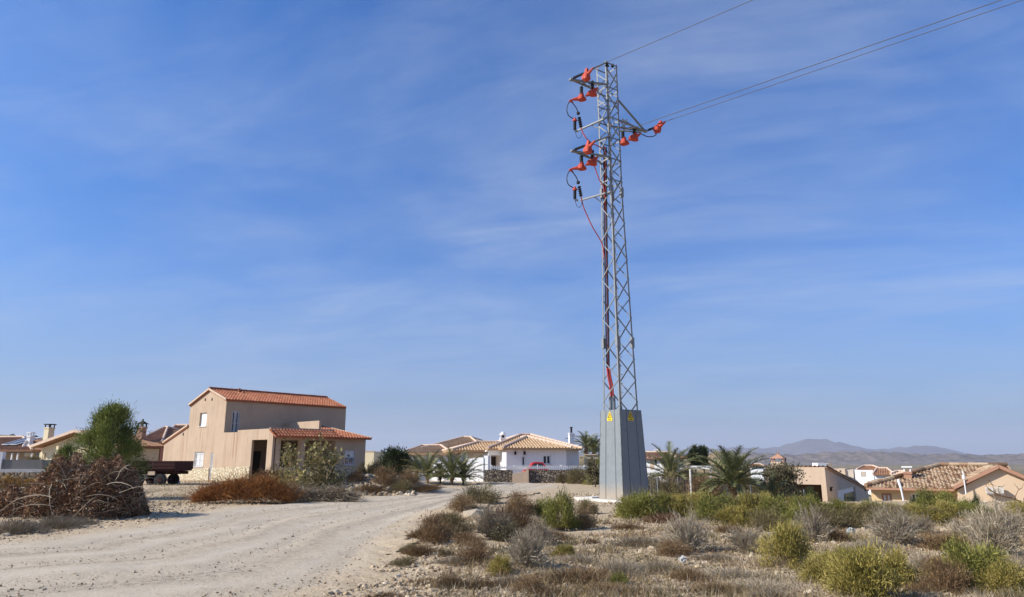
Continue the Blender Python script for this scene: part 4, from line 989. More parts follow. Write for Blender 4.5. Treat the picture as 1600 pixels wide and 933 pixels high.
# ---- white villa in the middle
def villa():
    f = Fr(791, 56, 10); root = thing('white_villa', tuple(f.w(2, 0, 0)), 'white single-storey villa with ochre hipped roofs, two chimneys and a shaded corner porch', 'house')
    a1, _ = f.L(885, 715); z1 = f.L(840, 703)[1]; ze = f.L(840, 701)[1]; g = -.6
    q = lambda x0, y1, x1, y0, b=0: (f.L(x0, y0, b)[0], f.L(x1, y0, b)[0], f.L(x0, y1, b)[1], f.L(x1, y0, b)[1])
    w1 = q(815, 728, 820.8, 712.7); w2 = q(848.3, 725.6, 860.6, 711.3)
    block(root, f, 0, a1, 0, -9, g, z1, 'lilac', front_holes=[w1, w2])
    window(f, 0, *w1, root, 'glass', 0, 'window', 'frame', .1, .09, 0); window(f, 0, *w2, root, 'glass', 0, 'window', 'frame', .1, .08, 1)
    for w_, ex in ((w1, .22), (w2, .35)):
        mb = MB(); f.box(mb, w_[1]+.01, w_[1]+ex, .003, .03, w_[2]-.1, w_[3]+.1); build('window_surround', mb, M['white'], root)
    for x, y in ((805, 708.5), (819.5, 708.5)): a, z = f.L(x, y); lamp(f, a, 0, z, root)
    za = f.L(823, 683.5, -3.2)[1]
    rp = f.L(822.5, 684, -3.0)[0]
    mid = (a1-.2)/2
    hip_roof(f, -.35, a1+.35, .4, -9.4, ze, za, mid, mid, -3.4, -6, 'tile_y', root, 3, along='b')
    # recessed right part in shade
    aR = f.L(904.5, 715, -2.6)[0]; mb = MB()
    wall(mb, f, [(a1+.01, z1), (aR, z1)], g, [], -2.6, .25); build('recessed_wall', mb, M['lilac'], root); mb = MB(); f.box(mb, aR-.25, aR-.001, -9, -2.86, g, z1); build('side_wall', mb, M['lilac'], root)
    # taller roof behind
    zb = f.L(820, 680.3, -6)[1]; al = f.L(762, 700, -2)[0]
    r0 = f.L(814, 680, -6.5)[0]; r1 = f.L(829, 680, -6.5)[0]
    hip_roof(f, al, f.L(909, 700, -2.2)[0], -2.0, -12, ze-.02, zb, r0, r1, -6.5, -6.5, 'tile_y', root, 13)
    # left wing: porch with dark recess, lit side wall
    bP = -2.4; aL = f.L(763, 720, bP)[0]
    oq = q(767, 735, 788, 711.5, bP)
    mb = MB(); wall(mb, f, [(aL, f.L(763, 705, bP)[1]), (-.01, f.L(789, 704, bP)[1])], g, [(oq[0], oq[1]-.25, g, oq[3])], bP, .25); build('porch_wall', mb, M['white'], root)
    mb = MB(); f.box(mb, aL, -.01, bP-3.2, bP-3.0, g, z1-.4); build('porch_back_wall', mb, M['white'], root)
    mb = MB(); f.box(mb, oq[0]+.45, oq[0]+1.25, bP-2.99, bP-2.93, g, 1.7); build('door', mb, M['dark'], root)
    mb = MB(); f.box(mb, aL-.2, 0, bP-3.3, bP+.25, z1-.12, z1-.02); build('porch_ceiling', mb, M['white'], root)
    mb = MB(); wd_ = f.L(740, 712, -6)[0]; f.box(mb, wd_, aL-.02, -10, -5.8, g, z1-.25); build('garage_wall', mb, M['white'], root)
    zc_ = f.L(747, 692, -6)[1]
    hip_roof(f, f.L(704, 704, -4)[0], aL+2.2, -3.0, -12, f.L(740, 704.5, -4)[1], zc_, f.L(747, 692, -6.5)[0], f.L(790, 692, -6.5)[0], -6.5, -6.5, 'tile_y', root, 23)
    a, _ = f.L(785.5, 690, -5.5); chimney(f, a, -5.5, 1.8, f.L(785, 685, -5.5)[1]+.05, .42, 'white', 'white', root, 'dome')
    a, _ = f.L(893, 690, -4); chimney(f, a, -4, 1.5, f.L(893, 676.5, -4)[1], .42, 'white', 'chimblack', root, 'pipe')
    return f, root
vf, vroot = villa()
def villa_back():
    f = Fr(700, 74, -14); root = thing('tiled_villa', tuple(f.w(0, 0, 0)), 'low white villa with stepped ochre hipped roofs seen over the row of young palms', 'house')
    L = lambda x, y, b: f.L(x, y, b)
    ze = L(700, 706, 0)[1]; a0 = L(640, 700, 0)[0]; a1 = L(762, 700, 0)[0]
    block(root, f, a0+.5, a1-.4, -.5, -11, -1, ze-.05, 'white')
    hip_roof(f, a0, a1, 0, -12, ze, L(728, 684, -6)[1], L(724, 684, -6)[0], L(735, 684, -6)[0], -6, -6, 'tile_y', root, 31)
    g0 = L(625, 709, 2)[0]; g1 = L(706, 709, 2)[0]; zz = L(640, 709, 2)[1]
    block(root, f, g0+.5, g1-.5, 1.5, -6, -1, zz-.05, 'white', 'wing_wall')
    hip_roof(f, g0, g1, 2, -6.5, zz, L(660, 697, -2)[1], L(659, 697, -2)[0], L(688, 697, -2)[0], -2.2, -2.2, 'tile_y', root, 37)
villa_back()
def garden_walls():
    # white wall and gate pillar left of the villa
    f = Fr(752, 50, -24); z0 = -.5
    o = MB(); a = lambda x: f.L(x, 730)[0]; z = lambda y: f.L(752, y)[1]
    root = thing('white_boundary_wall', tuple(f.w(0, 0, 0)), 'white rendered garden wall with a square pillar and closed white gate', 'wall')
    mb = MB(); f.box(mb, a(756.5)-.02, a(762.5), -.3, 0, z0, z(712)); f.box(mb, a(747.5), a(756), -.32, .06, z0, z(715)); build('pillar', mb, M['white'], root)
    mb = MB(); f.box(mb, a(727), a(747)-.01, -.14, -.08, z0+.4, z(716)); 
    for k in range(5): f.box(mb, a(727), a(747)-.01, -.08, -.06, z0+.5+k*.36, z0+.53+k*.36)
    build('gate', mb, M['white'], root)
    mb = MB(); f.box(mb, a(655), a(726.5), -.3, -.06, z0, z(729)); f.box(mb, a(655), a(726.5), -.34, -.02, z(729)+.002, z(729)+.07); build('low_wall', mb, M['white'], root)
    # dark rubble wall under a white picket fence
    f = Fr(845, 49.5, -1); L = lambda x, y: f.L(x, y)
    for i, (x0, x1, yb) in enumerate(((757, 801, 754), (824, 945, 756))):
        mb = MB(); n = 24; zt = L(845, 734.5)[1]
        for k in range(n):
            a0 = L(x0, 735)[0]; a1 = L(x1, 735)[0]; u0 = a0+(a1-a0)*k/n; u1 = a0+(a1-a0)*(k+1)/n-.002
            mb.hexa([f.w(u0, .12, -.8), f.w(u1, .12, -.8), f.w(u1, -.35, -.8), f.w(u0, -.35, -.8), f.w(u0, .0, zt), f.w(u1, .0, zt), f.w(u1, -.35, zt), f.w(u0, -.35, zt)])
        o = build('stone_wall', mb, M['darkstone']); tag(o, ('short dark rubble stone wall between the white gate pillar and the pale ramp', 'long dark rubble stone wall right of the pale ramp, overgrown near the pylon')[i], 'wall')
    mb = MB(); a0, a1 = L(800.5, 740)[0], L(822, 740)[0]; zt = L(812, 734)[1]; z1 = L(802, 740.5)[1]
    mb.hexa([f.w(a0, .2, -.8), f.w(a1, .2, -.8), f.w(a1, -.6, -.8), f.w(a0, -.6, -.8), f.w(a0, .2, z1), f.w(a1, .2, zt-.1), f.w(a1, -.6, zt-.1), f.w(a0, -.6, z1)])
    f.box(mb, a1+.002, L(826, 740)[0], -.5, .25, -.8, zt+.12)
    o = build('gate_ramp', mb, M['sand']); tag(o, 'pale rendered sloping block with a pillar between two dark stone walls', 'wall')
    root = thing('picket_fence', tuple(f.w(0, -.2, .8)), 'low white picket fence on top of the dark stone wall', 'fence')
    mb = MB(); zt = L(845, 734.5)[1]; zp = L(845, 727.6)[1]
    k = L(766, 730)[0]; e = L(940, 730)[0]; mp = MB()
    while k < e:
        f.box(mb, k, k+.045, -.22, -.19, zt+.04, zp); k += .135
    build('pickets', mb, M['white'], root)['kind'] = 'stuff'
    for zz in (zt+.12, zp-.1):
        mp = MB(); f.box(mp, L(766, 730)[0], e, -.25, -.222, zz-.03, zz+.03); build('rail', mp, M['white'], root)
    k = L(766, 730)[0]
    while k < e: mp = MB(); f.box(mp, k, k+.09, -.34, -.252, zt-.02, zp+.05); build('post', mp, M['white'], root); k += 1.6
garden_walls()

# ---- parked red car behind the fence
def red_car():
    f = Fr(836, 53, 4); root = thing('parked_car', tuple(f.w(0, 0, .1)), 'red hatchback parked behind the white picket fence', 'car')
    a0 = f.L(816, 730)[0]; a1 = f.L(857, 730)[0]; L = a1-a0-.1; zt = f.L(840, 721.8)[1]; zg = zt-1.42
    def loft(prof, w0, w1, mat, name, parent, z1=None):
        mb = MB(); n = len(prof); V = []
        for b, sh in ((.85, 0), (-.85, 0)):
            for x, z in prof:
                inset = (z-.9)*.28 if z > .9 else 0; V.append(f.w(a0+x*L, b-math.copysign(inset, b)-math.copysign((1-w0)*.5, b), zg+z))
        mb.add(V, [tuple(range(n)), tuple(range(2*n-1, n-1, -1))]+[(i, n+i, n+(i+1) % n, (i+1) % n) for i in range(n)]); return build(name, mb, M[mat], parent)
    loft([(0, .3), (0, .62), (.04, .78), (.22, .92), (.40, 1.36), (.52, 1.42), (.78, 1.40), (.93, 1.05), (.99, .92), (1, .6), (1, .3), (.86, .22), (.14, .22)], 1, 1, 'redpaint', 'body', root)
    for nm, pr in (('front_side_window', [(.30, .96), (.42, 1.30), (.55, 1.33), (.55, .96)]), ('rear_side_window', [(.575, .96), (.575, 1.33), (.76, 1.31), (.86, .98)])):
        mb = MB(); V = [f.w(a0+x*L, .85-(z-.9)*.28+.006, zg+z) for x, z in pr]+[f.w(a0+x*L, .85-(z-.9)*.28-.03, zg+z) for x, z in pr]; mb.add(V, [(0, 1, 2, 3), (7, 6, 5, 4)]+[(i, 4+i, 4+(i+1) % 4, (i+1) % 4) for i in range(4)]); build(nm, mb, M['glass'], root)
    for x in (.18, .82):
        for b in (.80, -.80):
            mb = MB(); c = f.w(a0+x*L, b-.09, zg+.3); mb.lathe(c, f.eb, [(0, .22), (.02, .30), (.16, .30), (.18, .22)], 16); wh = build('wheel', mb, M['rubber'], root)
            mb = MB(); mb.lathe(c+f.eb*(.182 if b > 0 else -.02), f.eb, [(0, .18), (.02, .14)], 12); build('rim', mb, M['frame'], wh)
    mb = MB(); f.box(mb, a0-.012, a0+.03, .35, .7, zg+.55, zg+.68); build('headlight', mb, M['frame'], root)
    mb = MB(); f.box(mb, a1-.13, a1-.09, .45, .7, zg+.8, zg+.95); build('tail_light', mb, M['redpaint'], root)
    mb = MB(); f.box(mb, a0+.33*L, a0+.36*L, .80, .98, zg+.95, zg+1.08); build('wing_mirror', mb, M['redpaint'], root)
red_car()

def simple_house(px0, Y, yaw, label, name, walls, roofs=(), extra=None, z0=-4):
    f = Fr(px0, Y, yaw); root = thing(name, tuple(f.w(0, 0, 0)), label, 'house')
    for (x0, x1, yt, dep, mat, b) in walls:
        a0, a1 = f.L(x0, yt, b)[0], f.L(x1, yt, b)[0]; zt = f.L((x0+x1)/2, yt, b)[1]; block(root, f, a0, a1, b, b-dep, z0, zt, mat)
    for r in roofs:
        (x0, x1, ye, xr0, xr1, yr, b0, dep, mat, seed, along) = r
        bm = b0-dep/2; ze = f.L((x0+x1)/2, ye, b0)[1]; zr = f.L((xr0+xr1)/2, yr, bm)[1]
        if along == 'b': m_ = (f.L(x0, ye, b0)[0]+f.L(x1, ye, b0)[0])/2; hip_roof(f, f.L(x0, ye, b0)[0], f.L(x1, ye, b0)[0], b0, b0-dep, ze, zr, m_, m_, b0-dep*.33, b0-dep*.66, mat, root, seed, along='b')
        else: hip_roof(f, f.L(x0, ye, b0)[0], f.L(x1, ye, b0)[0], b0, b0-dep, ze, zr, f.L(xr0, yr, bm)[0], f.L(xr1, yr, bm)[0], bm, bm, mat, root, seed)
    if extra: extra(f, root)
    return f, root
def rect(f, x0, y0, x1, y1, b=0): return (f.L(x0, y1, b)[0], f.L(x1, y1, b)[0], f.L(x0, y1, b)[1], f.L(x1, y0, b)[1])
def slab(f, root, name, mat, x0, y0, x1, y1, b=0, out=.03, thick=.05):
    a0, a1, z0, z1 = rect(f, x0, y0, x1, y1, b); mb = MB(); f.box(mb, a0, a1, b+out-thick, b+out, z0, z1); return build(name, mb, M[mat], root)

# ---- left background: pink house behind the pine
def ex_pink(f, root):
    slab(f, root, 'porch_awning', 'greywall', 224, 703, 250, 707, 0, 1.2, 1.1); slab(f, root, 'window', 'glass', 224, 710, 232, 720); slab(f, root, 'arched_window', 'white', 233, 708, 239, 720); slab(f, root, 'door', 'brick', 240, 709, 247, 722)
    a, _ = f.L(219.7, 690, .6); chimney(f, a, .6, -.5, f.L(219.7, 667, .6)[1], .52, 'pink', 'chimblack', root, 'hip')
simple_house(240, 62, -12, 'salmon pink house with red-brown hipped roof and black-capped chimney behind the pine', 'pink_house', [(215, 252, 692.5, 8, 'pink', 0), (252, 300, 690, 8, 'pink', -2)], [(210, 253, 692, 257, 262, 669, .4, 9, 'tile_r', 41, 'a'), (250, 330, 690, 274, 300, 665.8, -2, 11, 'tile_r', 43, 'a')], ex_pink, -1)
# ---- cream house with gable
def cream():
    f = Fr(52, 60, -20); root = thing('cream_house', tuple(f.w(0, 0, 0)), 'cream house with white eaves and a square cream chimney left of the pine', 'house')
    L = f.L; a0, ze = L(50, 698); a1, zr = L(119, 673.5, 0); a2 = 2*a1-a0
    mb = MB(); wall(mb, f, [(a0+.35, ze-.12), (a1, zr-.15), (a2-.35, ze-.12)], -1, [rect(f, 57, 707.5, 60.5, 718), rect(f, 70, 707, 80, 730)], -.6, .25); build('wall', mb, M['cream'], root)
    mb = MB(); f.box(mb, a0+.36, a0+.6, -4.4, -.86, -1, ze-.15); build('side_wall', mb, M['cream'], root); mb = MB(); f.box(mb, a2-.6, a2-.36, -4.4, -.86, -1, ze-.15); build('side_wall', mb, M['cream'], root)
    slab(f, root, 'window', 'glass', 57, 707.5, 60.5, 718, -.75); slab(f, root, 'door', 'white', 70, 707, 80, 730, -.75); slab(f, root, 'shutter', 'cream', 61, 707, 66, 719, -.6)
    slab(f, root, 'porch_column', 'cream', 83.5, 697, 87, 730, 0, .0, .3)
    mb = MB(); roof_face(mb, [f.w(a0, -4.6, ze), f.w(a0, .1, ze), f.w(a1, .1, zr), f.w(a1, -4.6, zr)], seed=51); roof_face(mb, [f.w(a2, .1, ze), f.w(a2, -4.6, ze), f.w(a1, -4.6, zr), f.w(a1, .1, zr)], seed=52); rf = build('roof', mb, M['tile_r'], root)
    mb = MB(); mb.beam(f.w(a0, .12, ze+.02), f.w(a1, .12, zr+.02), .12, .22); mb.beam(f.w(a1, .12, zr+.02), f.w(a2, .12, ze+.02), .12, .22); build('fascia', mb, M['ridgepale'], rf)
    ach, _ = L(75.5, 684, -2.5); chimney(f, ach, -2.5, .5, L(75.5, 668, -2.5)[1], .55, 'cream', 'chimblack', root, 'flat')
cream()
def solar():
    f = Fr(20, 64, -14); root = thing('solar_house', tuple(f.w(0, 0, 0)), 'tiled house with dark solar panels and a white chimney at the far left edge', 'house')
    L = f.L; ze = L(20, 704)[1]; zr = L(36, 684, -4)[1]
    block(root, f, L(-60, 704)[0], L(50, 704)[0], -2, -9, -1, ze-.05, 'greywall')
    hip_roof(f, L(-70, 704)[0], L(53, 704)[0], .2, -9, ze, zr, L(-30, 684, -4)[0], L(33, 684, -4)[0], -4.2, -4.2, 'tile_r', root, 55)
    slab(f, root, 'veranda_beam', 'greyblock', -60, 704, 50, 708, 0, 0, .3)
    for x in (-20, 1, 15, 24, 46): slab(f, root, 'veranda_post', 'white', x, 708, x+1.6, 726, 0, 0, .12)
    # panels lie on the front slope
    a0, a1 = L(-70, 704)[0], L(53, 704)[0]; 
    def on(a, t, lift): return f.w(a, .2-4.4*t, ze+(zr-ze)*t+lift)
    for k, x in enumerate((20, 29)):
        a = L(x, 694, -2)[0]; mb = MB(); P = [on(a, .25, .22), on(a+1.0, .25, .22), on(a+1.0, .8, .22), on(a, .8, .22)]; mb.hexa([p-Vector((0, 0, .06)) for p in P]+P); pn = build('solar_panel', mb, M['bluglass'], root)
        mb = MB()
        for i in range(4): mb.beam(P[i]+Vector((0, 0, .01)), P[(i+1) % 4]+Vector((0, 0, .01)), .05, .05)
        build('frame', mb, M['frame'], pn)
    a, _ = L(46.5, 690, -1); chimney(f, a, -1, ze-.5, L(46, 681, -1)[1], .38, 'white', 'white', root, 'flat'); mb = MB(); mb.tube([f.w(a-.3, -.8, ze), f.w(a-.35, -.8, ze+.5), f.w(a-.1, -.8, ze+.9)], .14, 8); build('flue_elbow', mb, M['white'], root)
solar()
def left_walls():
    f = Fr(40, 40, 6); L = f.L
    root = thing('block_wall', tuple(f.w(0, 0, 0)), 'grey concrete block wall with a pale base beam above the dry stone wall', 'wall')
    mb = MB(); a0, a1 = L(3, 730)[0], L(150, 730)[0]; zt, zb = L(40, 718.5)[1], L(40, 733)[1]; f.box(mb, a0, a1, -.2, 0, zb, zt)
    for x in (3, 64, 125): f.box(mb, L(x, 730)[0], L(x, 730)[0]+.06, -.02, .03, zb, zt+.03)
    build('blockwork', mb, M['greyblock'], root); mb = MB(); f.box(mb, a0-.6, a1, -.3, .12, L(40, 738)[1], zb-.002); build('base_beam', mb, M['concrete'], root)
    mb = MB(); f.box(mb, L(-3, 730)[0], L(2, 730)[0], -.25, .05, zb, L(0, 706)[1]); build('gate_post', mb, M['white'], root)
    mb = MB(); f.box(mb, L(-60, 740)[0], L(150, 740)[0], -.4, .35, -1.0, L(40, 738)[1]-.003); o = build('dry_stone_wall', mb, M['tanstone']); tag(o, 'tan and rust coloured dry stone retaining wall at the left edge', 'wall')
left_walls()
def trailer():
    f = Fr(242, 44, -6); L = f.L; root = thing('farm_trailer', tuple(f.w(0, 0, 0)), 'old dark red flatbed farm trailer with raised side boards left of the house', 'trailer')
    a0, a1 = L(196, 730)[0], L(273, 730)[0]; z1, z0 = L(240, 720.5)[1], L(240, 734)[1]; am = L(236, 730)[0]
    for x0, x1 in ((a0, am-.04), (am+.04, a1)):
        mb = MB(); f.box(mb, x0, x1, -.05, 0, z0, z1)
        for z in (z0+.08, (z0+z1)/2, z1-.06): f.box(mb, x0, x1, .002, .03, z-.02, z+.02)
        build('side_board', mb, M['rust'], root)
    for a in (a0, a1-.05): mb = MB(); f.box(mb, a, a+.05, -2.0, -.052, z0, z1); build('end_board', mb, M['rust'], root)
    mb = MB(); f.box(mb, a0, a1, -2.06, -2.01, z0, z1); build('side_board', mb, M['rust'], root)
    mb = MB(); f.box(mb, a0+.03, a1-.03, -2.0, -.06, z0-.08, z0+.02); build('deck', mb, M['rust'], root)
    mb = MB(); 
    for b in (-.5, -1.5): f.box(mb, a0, a1, b-.06, b+.06, z0-.28, z0-.09)
    for a in (a0+.5, am, a1-.6): f.box(mb, a, a+.08, -1.9, -.1, z0-.2, z0-.085)
    build('chassis', mb, M['rust'], root)
    for a in (a0+.8, a1-.95):
        mb = MB(); mb.beam(f.w(a, -.3, .28), f.w(a, -1.7, .28), .1); build('axle', mb, M['rust'], root)
        for b in (-.30, -1.7):
            mb = MB(); mb.lathe(f.w(a, b, .28), f.eb, [(0, .2), (.02, .34), (.05, .37), (.19, .37), (.22, .34), (.24, .2)], 18); wh = build('wheel', mb, M['rubber'], root); mb = MB(); mb.lathe(f.w(a, b, .28)+f.eb*.242, f.eb, [(0, .17), (.02, .16), (.025, .05)], 12); build('rim', mb, M['rust'], wh)
    mb = MB(); f.box(mb, am-.2, am+.25, -.12, -.04, z0-.32, z0-.1); build('tool_box', mb, M['sand'], root)
    mb = MB(); mb.beam(f.w(a0, -1, z0-.2), f.w(a0-1.6, -1, .3), .08); build('drawbar', mb, M['rust'], root)
    f = Fr(268, 46, 0); mb = MB(); c = f.w(f.L(272.5, 747)[0], 0, .12); mb.box(c, (.32, .26, .30), yaw=.3); mb.box(c+Vector((.24, .05, -.05)), (.2, .2, .2), yaw=.8)
    o = build('whitewashed_stone', mb, M['white']); tag(o, 'whitewashed stones lying at the foot of the plinth beside the trailer', 'stone')
trailer()
def far_block():
    f = Fr(578, 85, -14); root = thing('flat_roofed_shed', tuple(f.w(0, 0, 0)), 'small cream flat-roofed building just right of the two-storey house', 'house')
    block(root, f, f.L(566, 706)[0], f.L(584.5, 706)[0], 0, -4, -2, f.L(575, 705.5)[1], 'cream'); slab(f, root, 'coping', 'sand', 566, 704.6, 584.8, 706, 0, .05, .2)
far_block()

# ---- buildings between villa and pylon, and right of the pylon
def ex_hut(f, root): slab(f, root, 'doorway', 'dark', 929, 714, 933, 722)
simple_house(925, 62, -14, 'small white outbuilding beside the palm, partly behind the pylon', 'white_outbuilding', [(913, 942, 711, 5, 'cream', 0)], (), lambda f, r: slab(f, r, 'roof_edge', 'sand', 912, 709.5, 943, 711, 0, .15, 5.2), -1)
def ex_w(f, root):
    slab(f, root, 'window', 'dark', 1023, 718, 1026.5, 725); slab(f, root, 'doorway', 'sand', 1016, 719, 1022, 734, 0, .02)
    for x in range(1011, 1052, 7): slab(f, root, 'eave_bracket', 'white', x, 714, x+2, 716.5, .45)
    slab(f, root, 'roof_tank', 'white', 1022.5, 702, 1029, 707.5, -5, 0, 1.0)
simple_house(1030, 85, -24, 'white house with brown tiled roof and white roof tank right of the pylon base', 'white_house', [(1006, 1050, 716.5, 7, 'white', 0)], [(1003, 1056, 716, 1008, 1046, 707.5, .5, 8, 'tile_r', 61, 'a')], ex_w, -4)
f = Fr(1080, 70, -20); mb = MB(); f.box(mb, f.L(1052, 730)[0], f.L(1112, 730)[0], -3, 0, f.L(1080, 733)[1], f.L(1080, 728.4)[1]); r_ = build('canopy_roof', mb, M['white']); tag(r_, 'long low white flat canopy on posts below the two dark cypresses', 'canopy')
for x in (1056, 1078, 1108):
    mb = MB(); a_ = f.L(x, 730)[0]; f.box(mb, a_, a_+.15, -.4, -.2, -4, f.L(1080, 733)[1]-.01); build('post', mb, M['concrete'], r_)
simple_house(1182, 150, -25, 'tiny white house on the slope beside the bare mound', 'white_cottage', [(1172, 1192, 728.5, 5, 'white', 0)], [(1170, 1194, 728.4, 1176, 1188, 725.6, .5, 6, 'tile_r', 63, 'a')], None, -6)

# beige flat-roofed building with grey side
def beige():
    f = Fr(1287, 46, -33); root = thing('flat_roofed_house', tuple(f.w(0, 0, 0)), 'beige flat-roofed building with a dark carport opening and grey sloping side wall', 'house')
    L = f.L; zt = L(1280, 730.5)[1]; a0 = L(1195, 735)[0]; g = -3.6; zo = L(1285, 757.5)[1]; o0 = L(1241, 760)[0]; zl = L(1200, 732)[1]
    mb = MB(); wall(mb, f, [(a0, zt), (-.01, zt)], g, [(o0, -.3, g, zo)], 0, .3); build('front_wall', mb, M['sand'], root)
    mb = MB(); f.box(mb, a0+.3, -.31, -6.3, -6, g, zt-.2); f.box(mb, a0, a0+.29, -6.3, -.31, g, zt-.01); build('rear_wall', mb, M['sand'], root)
    mb = MB(); f.box(mb, a0+.3, -.31, -6, -.31, zt-.5, zt-.25); build('flat_roof', mb, M['concrete'], root)
    fs = f.sub(0, 0, 90); fl = lambda x, y: (lambda r: (-r[0], r[1]))(f.Lb(x, y, 0))
    e, ze = fl(1353, 762); e2, ze2 = fl(1335.5, 747.8); _, z00 = fl(1288, 730)
    d0, dz1 = fl(1308.5, 766.5); d1, dz0 = fl(1338, 780)
    mb = MB(); wall(mb, fs, [(0.001, z00), (e2, ze2), (e+1.0, ze-.25)], g, [(d0, d1, g, dz1)], 0, .3); build('side_wall', mb, M['greywall'], root)
    mb = MB(); fs.box(mb, d0, d1, -.16, -.12, g, dz1)
    for k in range(1, 6): fs.box(mb, d0, d1, -.12, -.105, dz1-.42*k, dz1-.42*k+.03)
    gd = build('garage_door', mb, M['frame'], root); mb = MB(); m_ = d0+(d1-d0)*.4; fs.box(mb, m_, d1-.1, -.10, -.085, dz1-1.2, dz1-.35); build('window', mb, M['glass'], gd)
    for x in (1297, 1351): a, z = fl(x, 765); lamp(fs, a, 0, z, root)
    mb = MB(); roof_face(mb, [fs.w(e+1.0, a0+.3, ze-.2), fs.w(e+1.0, .1, ze-.2), fs.w(0.2, .1, z00+.02), fs.w(.2, a0+.3, z00+.02)], seed=71); build('lean_to_roof', mb, M['tile_old'], root)
    # squat chimney with tiled hood on the left
    a, _ = L(1217, 725, -2); chimney(f, a, -2, zt-.4, L(1217, 722, -2)[1], .8, 'sand', 'brick', root, 'hip')
beige()
# yellow and peach house
def yellow():
    f = Fr(1489, 38, -27); root = thing('yellow_house', tuple(f.w(0, 0, 0)), 'yellow and peach house with speckled old tiles and a wide gable at the right edge', 'house')
    L = f.L; g = -4.2; zt = L(1420, 766)[1]; ze = L(1420, 763.5)[1]; b0 = -1.0
    aw = L(1361, 770, b0)[0]; al = L(1353, 763, b0+.45)[0]
    w1 = rect(f, 1379.5, 771, 1395, 792, b0); w2 = rect(f, 1425, 771, 1440, 790, b0)
    mb = MB(); wall(mb, f, [(aw, zt), (0.2, zt)], g, [w1, w2], b0, .25); build('front_wall', mb, M['yellowwall'], root)
    window(f, b0, *w1, root, 'blind', 0, 'window', 'brick', .1, .1, 1); window(f, b0, *w2, root, 'glass', 0, 'window', 'frame', .1, .08, 1)
    mb = MB(); f.box(mb, aw, aw+.25, -9, b0-.26, g, zt-.01); build('side_wall', mb, M['yellowwall'], root)
    bR = b0-4.2; rl = L(1469, 729.5, bR)[0]; zr = L(1520, 729, bR)[1]
    # gable wing in front
    ap, zp = L(1559.7, 729.5); ae, zee = L(1489.5, 762.5); a2 = 2*ap-ae
    E0, E1 = f.w(al, b0+.45, ze), f.w(a2-1, b0+.45, ze); R0, R1 = f.w(rl, bR, zr), f.w(a2-1, bR, zr)
    mb = MB(); roof_face(mb, [E0, E1, R1, R0], seed=81, rough=.012, amp=.03, tile=.19, row=.3, slab=True); roof_face(mb, [f.w(al, bR-4.2, ze), E0, R0], seed=82, rough=.012, amp=.03, tile=.19, row=.3, slab=True)
    roof_face(mb, [f.w(a2-1, bR-4.2, ze), f.w(al, bR-4.2, ze), R0, R1], seed=83, amp=.06)
    rf = build('roof', mb, M['tile_old'], root); mb = MB(); ridge(mb, E0+Vector((0, 0, .12)), R0+Vector((0, 0, .12))); ridge(mb, R0+Vector((0, 0, .12)), R1+Vector((0, 0, .12))); build('ridge_tiles', mb, M['tile_old'], rf)
    mb = MB(); mb.beam(E0+Vector((0, 0, -.06)), f.w(-.1, b0+.45, ze-.06), .12, .1); build('eave_trim', mb, M['brick'], rf)
    mb = MB(); wall(mb, f, [(ae+.2, zee-.08), (ap, zp-.08), (a2-.2, zee-.08)], g, [], 0, .25); build('gable_wall', mb, M['peach'], root)
    mb = MB(); f.box(mb, ae+.2, ae+.44, b0-.01, -.26, g, zee-.1); build('wing_side_wall', mb, M['peach'], root)
    o = .2; mb = MB(); roof_face(mb, [f.w(ae, bR, zee), f.w(ae, o, zee), f.w(ap, o, zp), f.w(ap, bR, zp)], seed=85, rough=.012, amp=.03, tile=.19, row=.3, slab=True); roof_face(mb, [f.w(a2, o, zee), f.w(a2, bR, zee), f.w(ap, bR, zp), f.w(ap, o, zp)], seed=86, amp=.06)
    r2 = build('gable_roof', mb, M['tile_old'], root); mb = MB(); mb.beam(f.w(ae, o+.03, zee+.02), f.w(ap, o+.03, zp+.02), .10, .16); mb.beam(f.w(ap, o+.03, zp+.02), f.w(a2, o+.03, zee+.02), .10, .16); build('verge_trim', mb, M['brick'], r2)
    a, _ = L(1418.5, 745, b0-1.5); chimney(f, a, b0-1.5, -.6, L(1418, 737, b0-1.5)[1], .38, 'brick', 'white', root, 'flat')
    # white vent pipe bent over the eave, pole against the gable
    mb = MB(); p = [f.w(L(1403, 749.5, b0-.6)[0], b0-.2, L(1403, 750, b0-.2)[1]), f.w(L(1408, 764, b0+.6)[0], b0+.55, L(1408, 764, b0+.55)[1])]; mb.tube(p, .06, 8); mb.tube([p[1], p[1]+Vector((.1, 0, -1.0)), p[1]+Vector((.15, 0, -3))], .05, 8); build('vent_pipe', mb, M['frame'], root)
    mb = MB(); p = f.w(L(1505, 740, .3)[0], .32, 0); mb.tube([Vector((p.x, p.y, L(1505, 772, .3)[1])), Vector((p.x, p.y, L(1505, 736, .3)[1]))], .03, 6); mb.tube([Vector((p.x, p.y, L(1505, 748, .3)[1])), Vector((p.x, p.y, L(1505, 743, .3)[1]))], .08, 8); build('antenna_pole', mb, M['frame'], root)
    for k, x in enumerate((1540.5, 1555.5)):
        a0, a1, z0, z1 = rect(f, x, 761.5, x+12.5, 770.5, .2); mb = MB(); f.box(mb, a0, a1, .14, .42, z0, z1)
        ac = build('air_conditioner', mb, M['concrete'], root); mb = MB()
        mb.lathe(f.w((a0+a1)/2-.06, .422, (z0+z1)/2), f.eb, [(0, .12), (.008, .12)], 14); build('fan_grille', mb, M['greywall'], ac)
        mb = MB(); f.box(mb, a0+.05, a1-.05, .003, .44, z0-.06, z0-.01); build('wall_bracket', mb, M['galv'], ac)
yellow()
